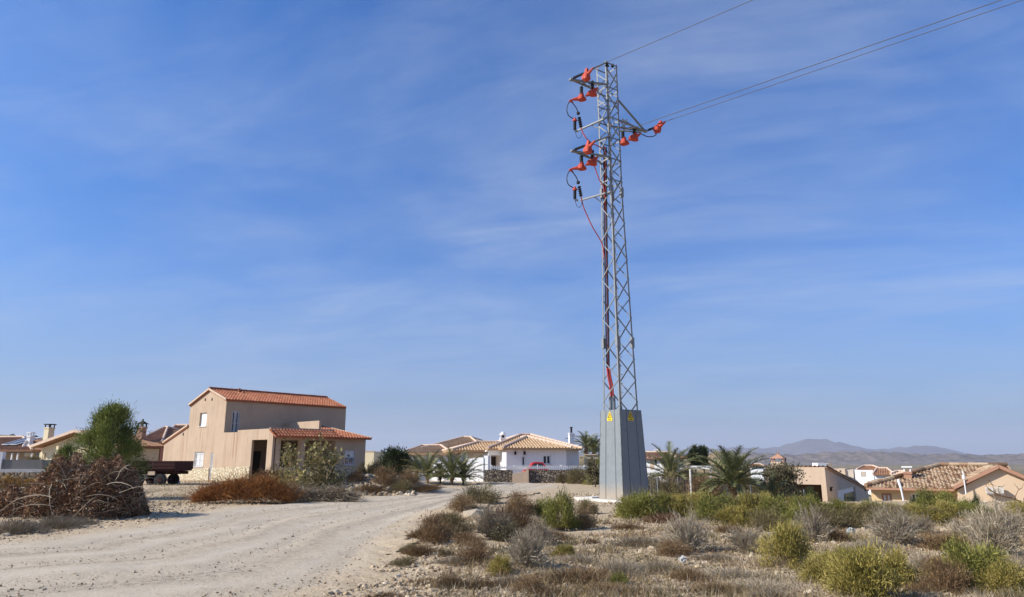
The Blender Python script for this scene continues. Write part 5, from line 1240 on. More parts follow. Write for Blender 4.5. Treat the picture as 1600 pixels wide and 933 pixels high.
# small far houses beyond
simple_house(1355, 95, -27, 'small white house with round window and terracotta roof in the valley', 'white_cottage', [(1335, 1364, 734.5, 6, 'white', 0)], [(1339, 1378, 734, 1350, 1364, 728.5, -1, 7, 'tile_r', 91, 'a')], lambda f, r: slab(f, r, 'window', 'greywall', 1345.5, 737, 1353, 744.5), -7)
simple_house(1312, 100, -30, 'beige cube house with brown side wall between the grey wall and the white cottage', 'beige_cottage', [(1300, 1320, 732.5, 5, 'sand', 0), (1320, 1333, 734, 5, 'greywall', -.3)], (), lambda f, r: slab(f, r, 'window', 'dark', 1312, 735, 1314.5, 737.5), -7)
simple_house(1382, 90, -28, 'low house with dark red roof and white verge in the valley', 'red_roofed_cottage', [(1366, 1396, 742, 6, 'white', 0)], [(1364, 1398, 741.5, 1370, 1386, 732.5, .4, 7, 'tile_r', 93, 'a')], None, -7)
f_, r__ = simple_house(1405, 75, -28, 'white gabled outbuilding beside the brick chimney', 'white_shed', [(1394, 1418, 742, 5, 'white', 0)], [(1392, 1420, 742, 1402, 1410, 737.5, .3, 6, 'ridgepale', 95, 'a')], None, -6)
simple_house(1150, 420, 0, 'distant pale farmhouse row on the plain behind the mound', 'distant_farmhouse', [(1278, 1292, 723.5, 8, 'white', 0), (1294, 1300, 724, 8, 'sand', 0)], (), None, -20)
# wire fence behind the pylon
def wire_fence():
    P = [(1012, 747), (1027, 746), (1043.5, 745), (1059, 745), (1078.5, 733), (1114, 752), (1172, 748), (1256, 765)]
    root = None; pts = []
    for i, (x, yt) in enumerate(P):
        Y = 33+i*.7; p = at(x, yt, Y); pts.append(p)
    root = thing('wire_fence', tuple(pts[0]), 'rusty wire mesh fence on thin grey posts right behind the pylon', 'fence')
    for i, p in enumerate(pts):
        mb = MB(); mb.tube([Vector((p.x, p.y, hz(p.x, p.y)-.3)), p], .035 if i != 4 else .06, 8)
        build('post', mb, M['concrete' if i == 4 else 'galv'], root)
    mb = MB()
    for a, b in zip(pts[:-1], pts[1:]):
        zt = min(a.z, b.z)-.03
        for z in np.arange(-.95, zt, .2): mb.tube([Vector((a.x, a.y, z)), Vector((b.x, b.y, z))], .006, 4)
        n = int((a-b).length/.2)
        for k in range(n): q = a.lerp(b, k/n); mb.tube([Vector((q.x, q.y, -1.1)), Vector((q.x, q.y, zt))], .005, 4)
    build('mesh_panel', mb, M['galv'], root)
wire_fence()
# ------------------------------------------------------------------ plant builders
def unit(v): return v/np.maximum(np.linalg.norm(v, axis=1, keepdims=True), 1e-9)
def blades(mb, P, D, Ln, Wd, T, rg, bend=0):
    n = len(P); D = unit(D); X = unit(np.cross(D, unit(rg.randn(n, 3)))); Wd = np.broadcast_to(Wd, (n,))[:, None]; Ln = np.broadcast_to(Ln, (n,))[:, None]
    mb.tris(P-X*Wd/2, P+X*Wd/2, P+D*Ln, T)
def sticks(mb, A, B, w, T, rg):
    """tapered flat twigs as pairs of crossing triangles"""
    n = len(A); D = unit(B-A); X = unit(np.cross(D, unit(rg.randn(n, 3)))); Y_ = np.cross(D, X); w = np.broadcast_to(w, (n,))[:, None]
    mb.tris(A-X*w/2, A+X*w/2, B, T); mb.tris(A-Y_*w/2, A+Y_*w/2, B, T)
def dome(rg, n, top=.95, low=0.0):
    a = rg.rand(n)*6.283; z = low+(top-low)*rg.rand(n)**.8; r = np.sqrt(np.clip(1-z*z, 0, 1)); return np.stack([np.cos(a)*r, np.sin(a)*r, z], 1)
def stems_mb(rg, n, H, R_, w, tmid=.45):
    mb = MB(); E = dome(rg, n, .95, .2)*[R_*.75, R_*.75, H*.75]; B0 = rg.randn(n, 3)*[R_*.12, R_*.12, 0]-[0, 0, .05]
    M_ = B0*.5+E*tmid+rg.randn(n, 3)*.05*R_+[0, 0, .02]; sticks(mb, B0, M_, w, rg.rand(n), rg); sticks(mb, M_-(M_-B0)*.1, E, w*.6, rg.rand(n), rg); return mb
def broom(seed, ncl=34, nb=8000, bl=.085, bw=.020, spread=.14, lean=1.0):
    """unit bush: half width 1, height 1 (scaled per copy)"""
    rg = np.random.RandomState(seed); mb = MB()
    C = dome(rg, ncl)*rg.uniform(.5, .9, (ncl, 1)); C[:, :2] *= rg.uniform(.75, 1.1, (ncl, 1)); ct = rg.rand(ncl)
    k = rg.randint(0, ncl, nb); P = C[k]+rg.randn(nb, 3)*spread*[1, 1, .75]; P[:, 2] = np.abs(P[:, 2])
    D = unit(P*[1, 1, .8]+[0, 0, .001])*lean+[0, 0, .35]+rg.randn(nb, 3)*.6
    blades(mb, P, D, bl*rg.uniform(.6, 1.7, nb), bw*rg.uniform(.7, 1.5, nb), np.clip(ct[k]*.45+rg.rand(nb)*.55, 0, 1), rg)
    # fine upright shoots breaking the outline
    m = nb//16; P = C[rg.randint(0, ncl, m)]+rg.randn(m, 3)*spread*.8; P[:, 2] = np.abs(P[:, 2]); sticks(mb, P, P+unit(P*[1, 1, .2]+rg.randn(m, 3)*.25+[0, 0, .7])*rg.uniform(.08, .22, (m, 1)), bw*.6, rg.rand(m), rg)
    return mb
def twiggy(seed, n1=72, n2=7, n3=5, w=.017):
    rg = np.random.RandomState(seed); mb = MB()
    E = dome(rg, n1, .97, .12)*rg.uniform(.55, .85, (n1, 1)); A = rg.randn(n1, 3)*[.10, .10, 0]; sticks(mb, A, E, w*1.6, rg.rand(n1)*.5, rg)
    t = rg.uniform(.3, .95, (n1, n2, 1)); P = (A[:, None]+(E-A)[:, None]*t).reshape(-1, 3); D = unit(np.repeat(unit(E-A), n2, 0)+rg.randn(n1*n2, 3)*.42+[0, 0, .15]); L = rg.uniform(.2, .42, (n1*n2, 1)); Q = P+D*L
    sticks(mb, P, Q, w*.9, rg.rand(len(P)), rg)
    t = rg.uniform(.3, 1, (len(P), n3, 1)); P2 = (P[:, None]+(Q-P)[:, None]*t).reshape(-1, 3); D2 = unit(np.repeat(D, n3, 0)+rg.randn(len(P2), 3)*.5+[0, 0, .1]); Q2 = P2+D2*rg.uniform(.08, .22, (len(P2), 1))
    sticks(mb, P2, Q2, w*.6, rg.rand(len(P2)), rg)
    V = np.array(mb.v); V[:, 2] = np.maximum(V[:, 2], -.03); mb.v = list(map(tuple, V.tolist())); return mb
def tuft(seed, n=1900, w=.017):
    rg = np.random.RandomState(seed); mb = MB(); A = rg.randn(n, 3)*[.42, .42, 0]; A = np.clip(A, -1, 1); D = unit(A*[.8, .8, 0]+rg.randn(n, 3)*.35+[0, 0, .55]); D[:, 2] = np.abs(D[:, 2]); L = rg.uniform(.25, .85, (n, 1))*(1.05-np.linalg.norm(A[:, :2], axis=1, keepdims=True)*.6)
    B = A+D*L; B[:, 2] = np.clip(B[:, 2], .02, 1.1); sticks(mb, A, (A+B)/2+[0, 0, .04], w*1.2, rg.rand(n), rg); sticks(mb, (A+B)/2+[0, 0, .03], B, w*.8, rg.rand(n), rg); return mb

PROTO = {}
def proto(kind, v):
    key = (kind, v)
    if key in PROTO: return PROTO[key]
    sd = 100+v*17+len(kind)*3
    cfg = {'green': ('broom', 'l_green', 'green_shrub'), 'yellow': ('broom', 'l_yellow', 'yellow_green_shrub'), 'olive': ('broomf', 'l_olive', 'olive_shrub'), 'grey': ('twiggy', 'l_grey', 'dry_shrub'), 'brown': ('tuft', 'l_brown', 'brown_shrub'), 'bfuzz': ('broomf', 'l_brown', 'brown_shrub'), 'gfuzz': ('tuft', 'l_grey', 'dry_shrub'), 'dark': ('broomd', 'l_dark', 'dark_shrub'), 'mix': ('broomd', 'l_mix', 'dark_shrub'), 'red': ('tuft', 'l_vine', 'reddish_shrub'), 'straw': ('tuft', 'l_straw', 'grass_clump'), 'gold': ('tuft', 'l_gold', 'grass_clump')}[kind]
    g = cfg[0]
    mb = broom(sd) if g == 'broom' else broom(sd, 24, 5200, .11, .016, .19, 1.0) if g == 'broomf' else broom(sd, 34, 7000, .075, .026, .13) if g == 'broomd' else twiggy(sd) if g == 'twiggy' else tuft(sd)
    o = build(cfg[2], mb, M[cfg[1]], origin=(0, 0, 0))
    if g.startswith('broom'):
        rg = np.random.RandomState(sd+1); build('stems', stems_mb(rg, 46, 1, 1, .028), M['wood'], o)
    PROTO[key] = o; PROTO[key+('new',)] = True
    return o
def shrub(kind, px, py, wpx, hpx, label, group=None, zoff=0, Y=None):
    v = rnd.randrange(6 if kind in ('green', 'yellow', 'grey', 'brown') else 2)
    p = hit(px, py) if Y is None else at(px, py, Y)
    s = p.y/F*1.0/ (CT); sx = wpx/2*p.y/F*.98; sz = hpx*p.y/F*.98
    src = proto(kind, v); key = (kind, v, 'new')
    if PROTO.get(key): o = src; PROTO[key] = False
    else: o = copy_tree(src)
    o.location = (p.x, p.y, p.z-.02+zoff); o.rotation_euler = (rnd.uniform(-.12, .12), rnd.uniform(-.12, .12), rnd.uniform(0, 6.28)); k_ = 1.12 if group in (G1, G2, G3) else 1.0; o.scale = (sx*k_, sx*k_*rnd.uniform(.85, 1.05), sz)
    cat = {'straw': 'grass', 'gold': 'grass'}.get(kind, 'shrub'); tag(o, label, cat, group or None)
    return o

# ---- foreground, left to right: kind, x, base y, width, height, label
G1 = 'shrubs on the stony verge right of the track'; G2 = 'yellow-green hedge row behind the stony ground'; G3 = 'dry bushes at the right edge'
T = [
 ('olive', 748, 787, 62, 34, 'olive-topped shrub on the crest of the verge where the track narrows', G1),
 ('bfuzz', 722, 797, 46, 26, 'small brown shrub just left of the olive-topped crest shrub', G1),
 ('brown', 700, 818, 56, 34, 'rust-brown shrub spilling down the track side of the verge', G1),
 ('bfuzz', 683, 846, 58, 44, 'taller brown bush at the track edge, below the verge crest', G1),
 ('brown', 660, 866, 52, 30, 'low brown tussock lying against the gravel of the track', G1),
 ('brown', 795, 826, 84, 62, 'large dark grey-brown bush in the middle of the verge', G1),
 ('grey', 768, 838, 76, 50, 'grey twiggy bush tangled with the dark bush on the verge', G1),
 ('bfuzz', 812, 803, 46, 38, 'rusty topped shrub behind the dark verge bush', G1),
 ('mix', 792, 846, 54, 32, 'dark low shrub with bare stems in the shade of the verge bush', G1),
 ('green', 876, 823, 58, 58, 'bright green rounded bush standing alone left of the pylon', G1),
 ('green', 838, 806, 46, 26, 'small green shrub between the verge bush and the round bright one', G1),
 ('bfuzz', 912, 824, 38, 32, 'brown shrub touching the right side of the round green bush', G1),
 ('olive', 918, 803, 34, 26, 'little olive shrub in front of the concrete footing', G1),
 ('bfuzz', 744, 877, 64, 32, 'flat russet cushion shrub on pale sand below the verge', G1),
 ('grey', 822, 884, 76, 62, 'pale silver-grey brush ball in the middle of the stony verge', G1),
 ('yellow', 782, 897, 40, 30, 'small yellowish shrub left of the silver brush ball', G1),
 ('yellow', 881, 869, 42, 20, 'tiny bright yellow cushion on open gravel', G1),
 ('brown', 702, 917, 44, 38, 'upright rust-brown clump on the bare sandy shoulder', G1),
 ('olive', 697, 869, 26, 15, 'very small olive tuft on the sandy shoulder', G1),
 ('brown', 664, 912, 48, 14, 'thin brown mat near the track, left of the upright rusty clump', G1),
 ('brown', 612, 932, 56, 16, 'brown mat at the bottom edge beside the track', G1),
 ('olive', 627, 884, 46, 15, 'flat olive tuft on the gravel at the track edge', G1),
 ('olive', 640, 862, 32, 14, 'short olive sprig above the flat tuft at the track edge', G1),
 ('bfuzz', 829, 925, 46, 32, 'brown shrub at the bottom between two shaded hollows', G1),
 ('brown', 900, 908, 120, 34, 'wide reddish-brown low bush below the silver brush ball', G1),
 ('brown', 868, 930, 80, 24, 'brown straggly patch at the bottom edge, left of centre bush', G1),
 ('gfuzz', 964, 897, 84, 40, 'wide ashy shrub right of the reddish low bush', G1),
 ('green', 968, 914, 28, 22, 'small green sprig in front of the ashy shrub', G1),
 ('red', 924, 849, 28, 14, 'tiny dark red tuft on open gravel right of the yellow cushion', G1),
 ('gfuzz', 1000, 852, 90, 26, 'flat ashy scrub behind the white plastic bag', G1),
 ('grey', 1074, 862, 90, 68, 'tall vase-shaped bare grey bush behind the white plastic bag', G1),
 ('bfuzz', 1052, 868, 56, 26, 'brown scrub at the foot of the vase-shaped bare bush', G1),
 ('grey', 1168, 861, 82, 42, 'broad pale grey bush right of the vase-shaped one', G1),
 ('gfuzz', 1116, 874, 60, 18, 'thin ash-coloured scrub between the two bare bushes', G1),
 ('brown', 1072, 906, 58, 34, 'dark brown twiggy clump below the white plastic bag', G1),
 ('gfuzz', 1135, 902, 100, 22, 'long low grey mat right of the dark twiggy clump', G1),
 ('gfuzz', 1180, 925, 110, 26, 'grey scrub strip at the bottom, left of the big yellow bush', G1),
 ('brown', 1010, 930, 100, 20, 'brown scrub strip at the bottom edge below the pylon', G1),
 ('red', 1040, 816, 62, 26, 'reddish shrub at the foot of the dark green hedge bush', G1),
 ('brown', 1138, 832, 40, 24, 'orange-brown tuft under the hedge left of the pale grey bush', G1),
 # hedge row
('brown', 668, 838, 50, 30, 'rusty brown tussock left of the taller brown bush at the track edge', G1),
 ('olive', 712, 835, 54, 36, 'olive-brown bush filling the left slope of the verge', G1),
 ('bfuzz', 735, 855, 50, 28, 'brown fuzzy shrub on the verge just above the russet cushion', G1),
 ('grey', 842, 852, 60, 44, 'grey twiggy shrub behind the silver brush ball', G1),
 ('brown', 862, 842, 50, 26, 'brown scrub between verge bush and round green bush', G1),
 ('gfuzz', 720, 880, 70, 20, 'ashy flat scrub left of the russet cushion', G1),
 ('brown', 760, 918, 70, 24, 'dark brown litter-like scrub right of the upright rusty clump', G1),
 ('gfuzz', 800, 912, 70, 24, 'grey flat scrub under the small yellowish shrub', G1),
 ('brown', 950, 925, 90, 24, 'reddish scrub patch at the bottom, under the small green sprig', G1),
 ('gfuzz', 905, 880, 70, 22, 'thin grey scrub below the yellow cushion', G1),
 ('gfuzz', 1030, 892, 80, 30, 'ashy tangle left of the dark twiggy clump', G1),
 ('brown', 1120, 925, 90, 26, 'brown tangle at the bottom edge right of the dark twiggy clump', G1),
 ('gfuzz', 1215, 935, 80, 26, 'grey tangle in the bottom left shade of the largest yellow bush', G1),
 ('gfuzz', 870, 902, 60, 24, 'pale scrub just right of the silver brush ball', G1),
 ('brown', 985, 826, 50, 16, 'thin reddish scrub in front of the pylon footing', G1),
 ('yellow', 1062, 806, 50, 34, 'golden-green hedge bush left of the pale rock', G2),
 ('yellow', 1196, 806, 50, 40, 'golden hedge bush at the foot of the dark round tree', G2),
 ('green', 1256, 812, 50, 36, 'green hedge bush under the middle of the carport', G2),
 ('green', 1362, 806, 50, 24, 'green hedge bush at the left corner of the yellow house', G2),
 ('yellow', 1420, 808, 46, 24, 'golden hedge bush between vent pipe and tall broom', G2),
 ('yellow', 1482, 810, 50, 28, 'golden broom bush at the corner of the peach gable', G2),
 ('olive', 1320, 824, 60, 34, 'rusty olive bush in the lower row below the garage door', G2),
 ('olive', 1376, 822, 60, 30, 'olive bush in the lower row behind the wide silvery bush', G2),
 ('yellow', 1590, 812, 50, 30, 'golden scrub at the right edge below the gable', G2),
 # hedge row end
 ('green', 1000, 810, 76, 42, 'dark green hedge bush right beside the pylon footing', G2),
 ('green', 1038, 806, 60, 36, 'second green hedge bush, darker on its right side', G2),
 ('yellow', 982, 806, 34, 30, 'small golden-green bush touching the pylon footing', G2),
 ('yellow', 1090, 800, 50, 30, 'golden hedge bush behind a pale rock', G2),
 ('green', 1115, 814, 60, 44, 'green hedge bush below the large palm', G2),
 ('green', 1140, 808, 50, 38, 'thick green hedge bush right under the palm trunk', G2),
 ('yellow', 1176, 808, 62, 38, 'yellowish hedge bush right of the palm', G2),
 ('yellow', 1150, 822, 66, 34, 'lower golden hedge bush in front of the palm', G2),
 ('green', 1212, 812, 60, 38, 'green hedge bush below the dark round tree', G2),
 ('yellow', 1240, 808, 56, 34, 'golden hedge bush below the carport opening', G2),
 ('green', 1270, 804, 56, 30, 'hedge bush below the right end of the carport', G2),
 ('olive', 1198, 828, 60, 36, 'olive hedge bush with brown base in the lower row', G2),
 ('green', 1302, 806, 56, 28, 'hedge bush below the corner of the grey side wall', G2),
 ('yellow', 1330, 806, 50, 24, 'hedge bush below the garage door', G2),
 ('olive', 1352, 808, 50, 24, 'brownish hedge bush left of the yellow house', G2),
 ('yellow', 1382, 806, 56, 22, 'hedge bush below the first window of the yellow house', G2),
 ('olive', 1408, 812, 50, 24, 'rusty hedge bush under the vent pipe', G2),
 ('dark', 1436, 800, 30, 32, 'dark leafy sapling in front of the yellow house window', G2),
 ('green', 1462, 804, 72, 42, 'tall bright green broom bush in front of the yellow wall', G2),
 ('yellow', 1452, 816, 60, 26, 'yellow broom bush below the tall bright one', G2),
 ('green', 1502, 808, 66, 30, 'green broom bush under the antenna pole', G2),
 ('green', 1532, 812, 60, 24, 'green broom bush below the air conditioners', G2),
 ('dark', 1526, 798, 16, 30, 'small dark upright sapling against the peach gable', G2),
 ('olive', 1560, 816, 56, 18, 'olive scrub below the peach gable', G2),
 ('green', 1246, 826, 60, 36, 'green bush in the lower row above the bright yellow ball', G2),
 ('olive', 1290, 826, 60, 36, 'olive-brown bush in the lower row near the blue-white litter', G2),
 # right foreground
 ('yellow', 1232, 889, 72, 74, 'bright yellow-green ball bush in front of the hedge', G3),
 ('grey', 1272, 846, 72, 58, 'silvery bare bush just right of the yellow-green ball', G3),
 ('brown', 1310, 846, 44, 36, 'brown bare bush left of the blue-white litter', G3),
 ('grey', 1400, 850, 86, 64, 'wide silvery bare bush in front of the rusty hedge', G3),
 ('grey', 1444, 834, 48, 34, 'small round silver bush at the foot of the broom bushes', G3),
 ('gfuzz', 1372, 858, 80, 28, 'grey scrub under the wide silvery bush', G3),
 ('brown', 1492, 858, 90, 46, 'brown-grey mass of bare twigs right of the small silver bush', G3),
 ('grey', 1556, 872, 100, 92, 'tallest bare grey bush near the right edge', G3),
 ('grey', 1594, 836, 84, 44, 'bare grey bush cut by the right edge of the view', G3),
 ('grey', 1524, 840, 80, 44, 'bare grey bush between the tallest one and the broom row', G3),
 ('yellow', 1292, 912, 76, 52, 'orange-yellow low bush left of the largest yellow bush', G3),
 ('yellow', 1352, 936, 120, 86, 'largest yellow bush in the foreground', G3),
 ('yellow', 1400, 914, 74, 58, 'yellow bush filling the right side of the largest one', G3),
 ('yellow', 1325, 900, 70, 44, 'pale yellow bush behind the largest one', G3),
 ('gfuzz', 1446, 896, 70, 52, 'grey feathery shrub between the two big foreground bushes', G3),
 ('brown', 1440, 924, 60, 26, 'dark low scrub in the shade between the foreground bushes', G3),
 ('green', 1530, 916, 120, 74, 'large green bush with a bare pale branch at the lower right', G3),
 ('bfuzz', 1484, 924, 74, 56, 'rusty brown bush at the left foot of the large green one', G3),
 ('yellow', 1572, 926, 70, 50, 'yellowish bush at the lower right corner', G3),
 ('gfuzz', 1590, 895, 60, 44, 'ashy scrub behind the lower right corner bush', G3),
 ('olive', 1586, 940, 60, 20, 'low olive mat in the lower right corner', G3),
 ('gfuzz', 1350, 862, 60, 24, 'small ashy scrub behind the pale yellow bush', G3),
 # left verge
 ('gfuzz', 22, 834, 100, 44, 'grey thatchy bush at the left edge of the view', 'grey bushes at the left verge'),
 ('gfuzz', 84, 826, 84, 36, 'grey thatchy bush in front of the withered vine heap', 'grey bushes at the left verge'),
 ('gfuzz', 128, 820, 50, 22, 'low grey tuft at the right end of the thatchy bushes', 'grey bushes at the left verge'),
 ('gold', 72, 795, 34, 34, 'golden straw clump glowing inside the withered vine heap', None),
 ('gold', 14, 765, 50, 28, 'golden dry creeper at the foot of the dry stone wall', None),
 # mound by the house
 ('bfuzz', 640, 757, 44, 26, 'brown shrub on the crest of the rubble mound', 'shrubs on the rubble mound beside the house'),
 ('dark', 622, 742, 44, 28, 'dark green shrub behind the rubble mound', 'shrubs on the rubble mound beside the house'),
 ('bfuzz', 604, 757, 50, 30, 'orange-brown grassy bush in the middle of the rubble mound', 'shrubs on the rubble mound beside the house'),
 ('olive', 628, 768, 40, 20, 'olive shrub low on the front of the rubble mound', 'shrubs on the rubble mound beside the house'),
 ('brown', 662, 766, 56, 18, 'brown scrub tapering off the right end of the rubble mound', 'shrubs on the rubble mound beside the house'),
 ('brown', 585, 768, 60, 24, 'brown scrub on the left half of the rubble mound', 'shrubs on the rubble mound beside the house'),
 ('bfuzz', 556, 752, 34, 20, 'russet shrub below the right house window', 'shrubs on the rubble mound beside the house'),
 ('olive', 500, 757, 60, 24, 'dry olive scrub under the fig tree', 'scrub before the porch'),
 ('straw', 520, 768, 60, 16, 'pale straw grass at the foot of the fig tree', 'scrub before the porch'),
 ('olive', 446, 752, 50, 22, 'olive scrub between the porch pier and the fig tree', 'scrub before the porch'),
 ('straw', 1036, 790, 30, 40, 'pale blond grass clump behind the green hedge', None),
]
for t in T: shrub(*t)
# wild bushes beyond the fence and round the villas (deeper, placed by distance)
D_ = [
 ('olive', 1040, 782, 60, 44, 34, 'olive thicket just inside the wire fence'), ('bfuzz', 1100, 784, 60, 44, 36, 'brown thicket inside the wire fence left of the palm'), ('mix', 1108, 772, 56, 30, 45, 'dark thicket behind the palm, left side'),
 ('mix', 1080, 770, 44, 28, 47, 'dark thicket below the white canopy'), ('olive', 1180, 786, 50, 34, 38, 'olive thicket between the palm and the dark round tree'), ('olive', 1022, 770, 44, 30, 42, 'olive thicket below the white house'),
 ('dark', 1262, 790, 40, 32, 38, 'dark leafy bush in the carport opening'), ('dark', 1400, 727+22, 0, 0, 0, None),
 ('olive', 905, 760, 40, 32, 46, 'olive bush overgrowing the stone wall left of the pylon'), ('green', 925, 764, 30, 30, 44, 'green bush overgrowing the stone wall beside the pylon'), ('olive', 880, 754, 26, 18, 47, 'small bush at the foot of the long stone wall'),
 ('dark', 606, 740, 34, 32, 50, 'dark evergreen bush behind the rubble mound, nearest the house'), ('dark', 632, 736, 36, 26, 52, 'low dark shrub under the leftmost young palm'), ('mix', 586, 748, 30, 30, 48, 'brownish hedge at the right corner of the house'),
 ('mix', 566, 746, 20, 24, 48, 'small brown bush against the house corner'), ('green', 938, 727, 24, 14, 58, 'green plant in front of the white outbuilding'),
 ('mix', 1152, 764, 50, 30, 50, 'dark thicket behind the palm, right side'), ('bfuzz', 1060, 775, 60, 36, 40, 'brown scrub behind the fence below the canopy posts'),
 ('green', 1208, 792, 44, 22, 36, 'green weeds at the foot of the dark round tree'), ('mix', 1066, 750, 70, 22, 66, 'far dark hedge under the white canopy'),
 ('olive', 54, 719, 22, 8, 45, 'olive bush showing over the grey block wall'),
]
for k, px, py, w_, h_, Y, lb in D_:
    if lb: shrub(k, px, py, w_, h_, lb, 'bushes around the gardens', Y=Y)

# ------------------------------------------------------------------ palms
def palm(seed, n=34, flen=1.9, trunk=.5, droop=.9, tr=.17):
    rg = np.random.RandomState(seed); root = bpy.data.objects.new('palm_tree', None); COL.objects.link(root); ROOTLOC[root.as_pointer()] = (0, 0, 0)
    mb = MB(); pts = [(0, 0, -.4), (0, 0, trunk*.5), (.01, 0, trunk)]; mb.tube(pts, [tr*1.15, tr, tr*.85], 9, .4)
    for i in range(46):   # leaf bases
        a = i*2.4; z = trunk*(i/46.0); p = Vector((math.cos(a)*tr*.95, math.sin(a)*tr*.95, z)); mb.beam(p, p+Vector((math.cos(a)*.07, math.sin(a)*.07, .10)), .05, .03, tint=rg.rand())
    build('trunk', mb, M['bark'], root)
    mb = MB()
    for i in range(n):
        a = i*2.39996+rg.uniform(-.2, .2); el = R(86-78*(i/n)**.85)+rg.uniform(-.08, .08); L = flen*rg.uniform(.8, 1.1)*(.75+.25*math.sin(math.pi*min(1, i/n+.2))); k = 14
        P = []; p = np.array([0, 0, trunk]); d = el
        for s_ in range(k+1):
            P.append(p.copy()); d -= droop*(.45+s_/k)/k; p = p+np.array([math.cos(a)*math.cos(d), math.sin(a)*math.cos(d), math.sin(d)])*L/k
        P = np.array(P); tn = rg.rand()*.35+(.55 if rg.rand() < .12 else 0)+.1
        mb.tube([Vector(q) for q in P[::2]], [.022, .018, .015, .012, .009, .007, .004, .003][:len(P[::2])], 4, min(1, tn+.3), cap=False)
        m = 34; t = np.linspace(.16, .99, m); Pi = np.stack([np.interp(t*k, np.arange(k+1), P[:, c]) for c in range(3)], 1)
        tg = unit(np.stack([np.interp(np.clip(t*k+.5, 0, k), np.arange(k+1), P[:, c])-np.interp(np.clip(t*k-.5, 0, k), np.arange(k+1), P[:, c]) for c in range(3)], 1))
        side = np.array([-math.sin(a), math.cos(a), 0.]); up = np.cross(tg, np.tile(side, (m, 1)))
        for sg in (-1, 1):
            D = unit(tg*.75+side*sg*.75+up*(-.25 if up[0][2] > 0 else .25)*-1+rg.randn(m, 3)*.10); ll = (.10+.26*np.sin(np.pi*np.clip(t, .08, .97))**.8)[:, None]*(flen/1.9)
            X = unit(np.cross(D, tg)+.3*tg); W_ = .021*(flen/1.9)+.004
            mb.tris(Pi-tg*W_, Pi+tg*W_, Pi+D*ll, np.clip(tn+rg.rand(m)*.25, 0, 1))
    build('fronds', mb, M['l_palm'], root); return root
PALM = [palm(3, 50, 2.3, .5, 1.0, .13), palm(8, 26, 2.4, .22, .95, .09), palm(14, 28, 2.2, .8, 1.3, .13)]
pn = [0, 0, 0]
def put_palm(v, px, py, Y, s, label, yaw=None):
    o = PALM[v] if pn[v] == 0 else copy_tree(PALM[v]); pn[v] += 1
    p = at(px, py, Y); p.z = p.z if Y > 30 else hz(p.x, p.y)
    o.location = p; o.scale = (s, s, s); o.rotation_euler = (0, 0, rnd.uniform(0, 6.28)); tag(o, label, 'palm', 'palms in the gardens'); return o
put_palm(0, 1146, 775, 33, .98, 'largest palm, dense round crown behind the hedge right of the pylon')
put_palm(1, 1048, 752, 40, 1.0, 'smaller palm with arching fronds behind the wire fence, next to the pylon')
put_palm(1, 1205, 790, 33, .62, 'little palm sprouting at the left foot of the dark round tree')
put_palm(1, 668, 750, 46, .86, 'leftmost young palm before the white garden wall')
put_palm(1, 688, 750, 47, .62, 'small thin young palm second from the left in the row')
put_palm(0, 651, 744, 49, .62, 'young palm at the left end, half behind the dark shrubs')
put_palm(1, 706, 752, 45, .92, 'fullest young palm in the middle of the row')
put_palm(1, 724, 752, 45.5, .80, 'rightmost young palm, leaning fronds over the white gate')
put_palm(2, 916, 712, 64, .92, 'palm rising behind the white outbuilding beside the villa')
put_palm(0, 928, 714, 70, .9, 'spiky palm partly hidden by the pylon base')

# ------------------------------------------------------------------ trees
def crown_tree(name, px, py, Y, wpx, hpx, mat, label, n=9000, ncl=60, bl=.2, bw=.035, shape='cone', trunk=.1, seed=5, cat='tree', droop=0, low=.12, sig=1.0):
    rg = np.random.RandomState(seed); p = at(px, py, Y); s = Y/F*.98; Rr = wpx/2*s; Hh = hpx*s
    root = thing(name, tuple(p), label, cat); mb = MB(); mb.tube([p+Vector((0, 0, -.5)), p+Vector((.03, 0, Hh*.4)), p+Vector((0, .02, Hh*.85))], [trunk, trunk*.7, trunk*.2], 8)
    z = low+(1-low)*rg.rand(ncl)**.85*.97
    if shape == 'cone': pr = np.where(z < .3, .8+.2*z/.3, np.clip(1-((z-.3)/.7)**1.7, 0, 1)**.75)
    elif shape == 'column': pr = np.where(z < .5, .8+.2*z/.5, 1-((z-.5)/.5)**2*.85)
    else: pr = np.sqrt(np.clip(1-((z-.48)/.56)**2, 0, 1))
    a = rg.rand(ncl)*6.283; rr = pr*rg.uniform(.4, .92, ncl)*(1+.2*np.sin(3*a+z*9+seed)); C = np.stack([np.cos(a)*rr*Rr, np.sin(a)*rr*Rr, z*Hh], 1)
    for i in range(0, ncl, 2): q = C[i]; b = p+Vector((0, 0, max(.1, q[2]*.65))); mb.tube([b, b.lerp(p+Vector(q), .6)+Vector((0, 0, .05)), p+Vector(q)], [trunk*.3, trunk*.2, trunk*.07], 5)
    build('trunk', mb, M['bark'], root)
    ct = rg.rand(ncl); k = rg.randint(0, ncl, n); cs = sig*rg.uniform(.10, .2, ncl)[k][:, None]*min(Rr*1.3, Hh*.7)
    P = C[k]+rg.randn(n, 3)*cs; P[:, 2] = np.abs(P[:, 2]); O = P-C[k]+(P-[0, 0, Hh*.3])*.25
    D = unit(O+rg.randn(n, 3)*.15)+[0, 0, .55-droop]; mb = MB(); blades(mb, P+np.array(p), D, bl*rg.uniform(.5, 1.4, n), bw*rg.uniform(.6, 1.4, n), np.clip(ct[k]*.4+rg.rand(n)*.6, 0, 1), rg)
    build('crown', mb, M[mat], root); return root
crown_tree('pine_tree', 164, 760, 29, 104, 120, 'l_pine', 'bushy green pine behind the withered vine heap', 46000, 120, .11, .022, 'cone', .12, 5, sig=.55)
crown_tree('young_pine', 96, 765, 27, 46, 62, 'l_pine', 'smaller yellowish pine at the left foot of the bushy pine', 12000, 50, .11, .022, 'cone', .06, 15, sig=.7)
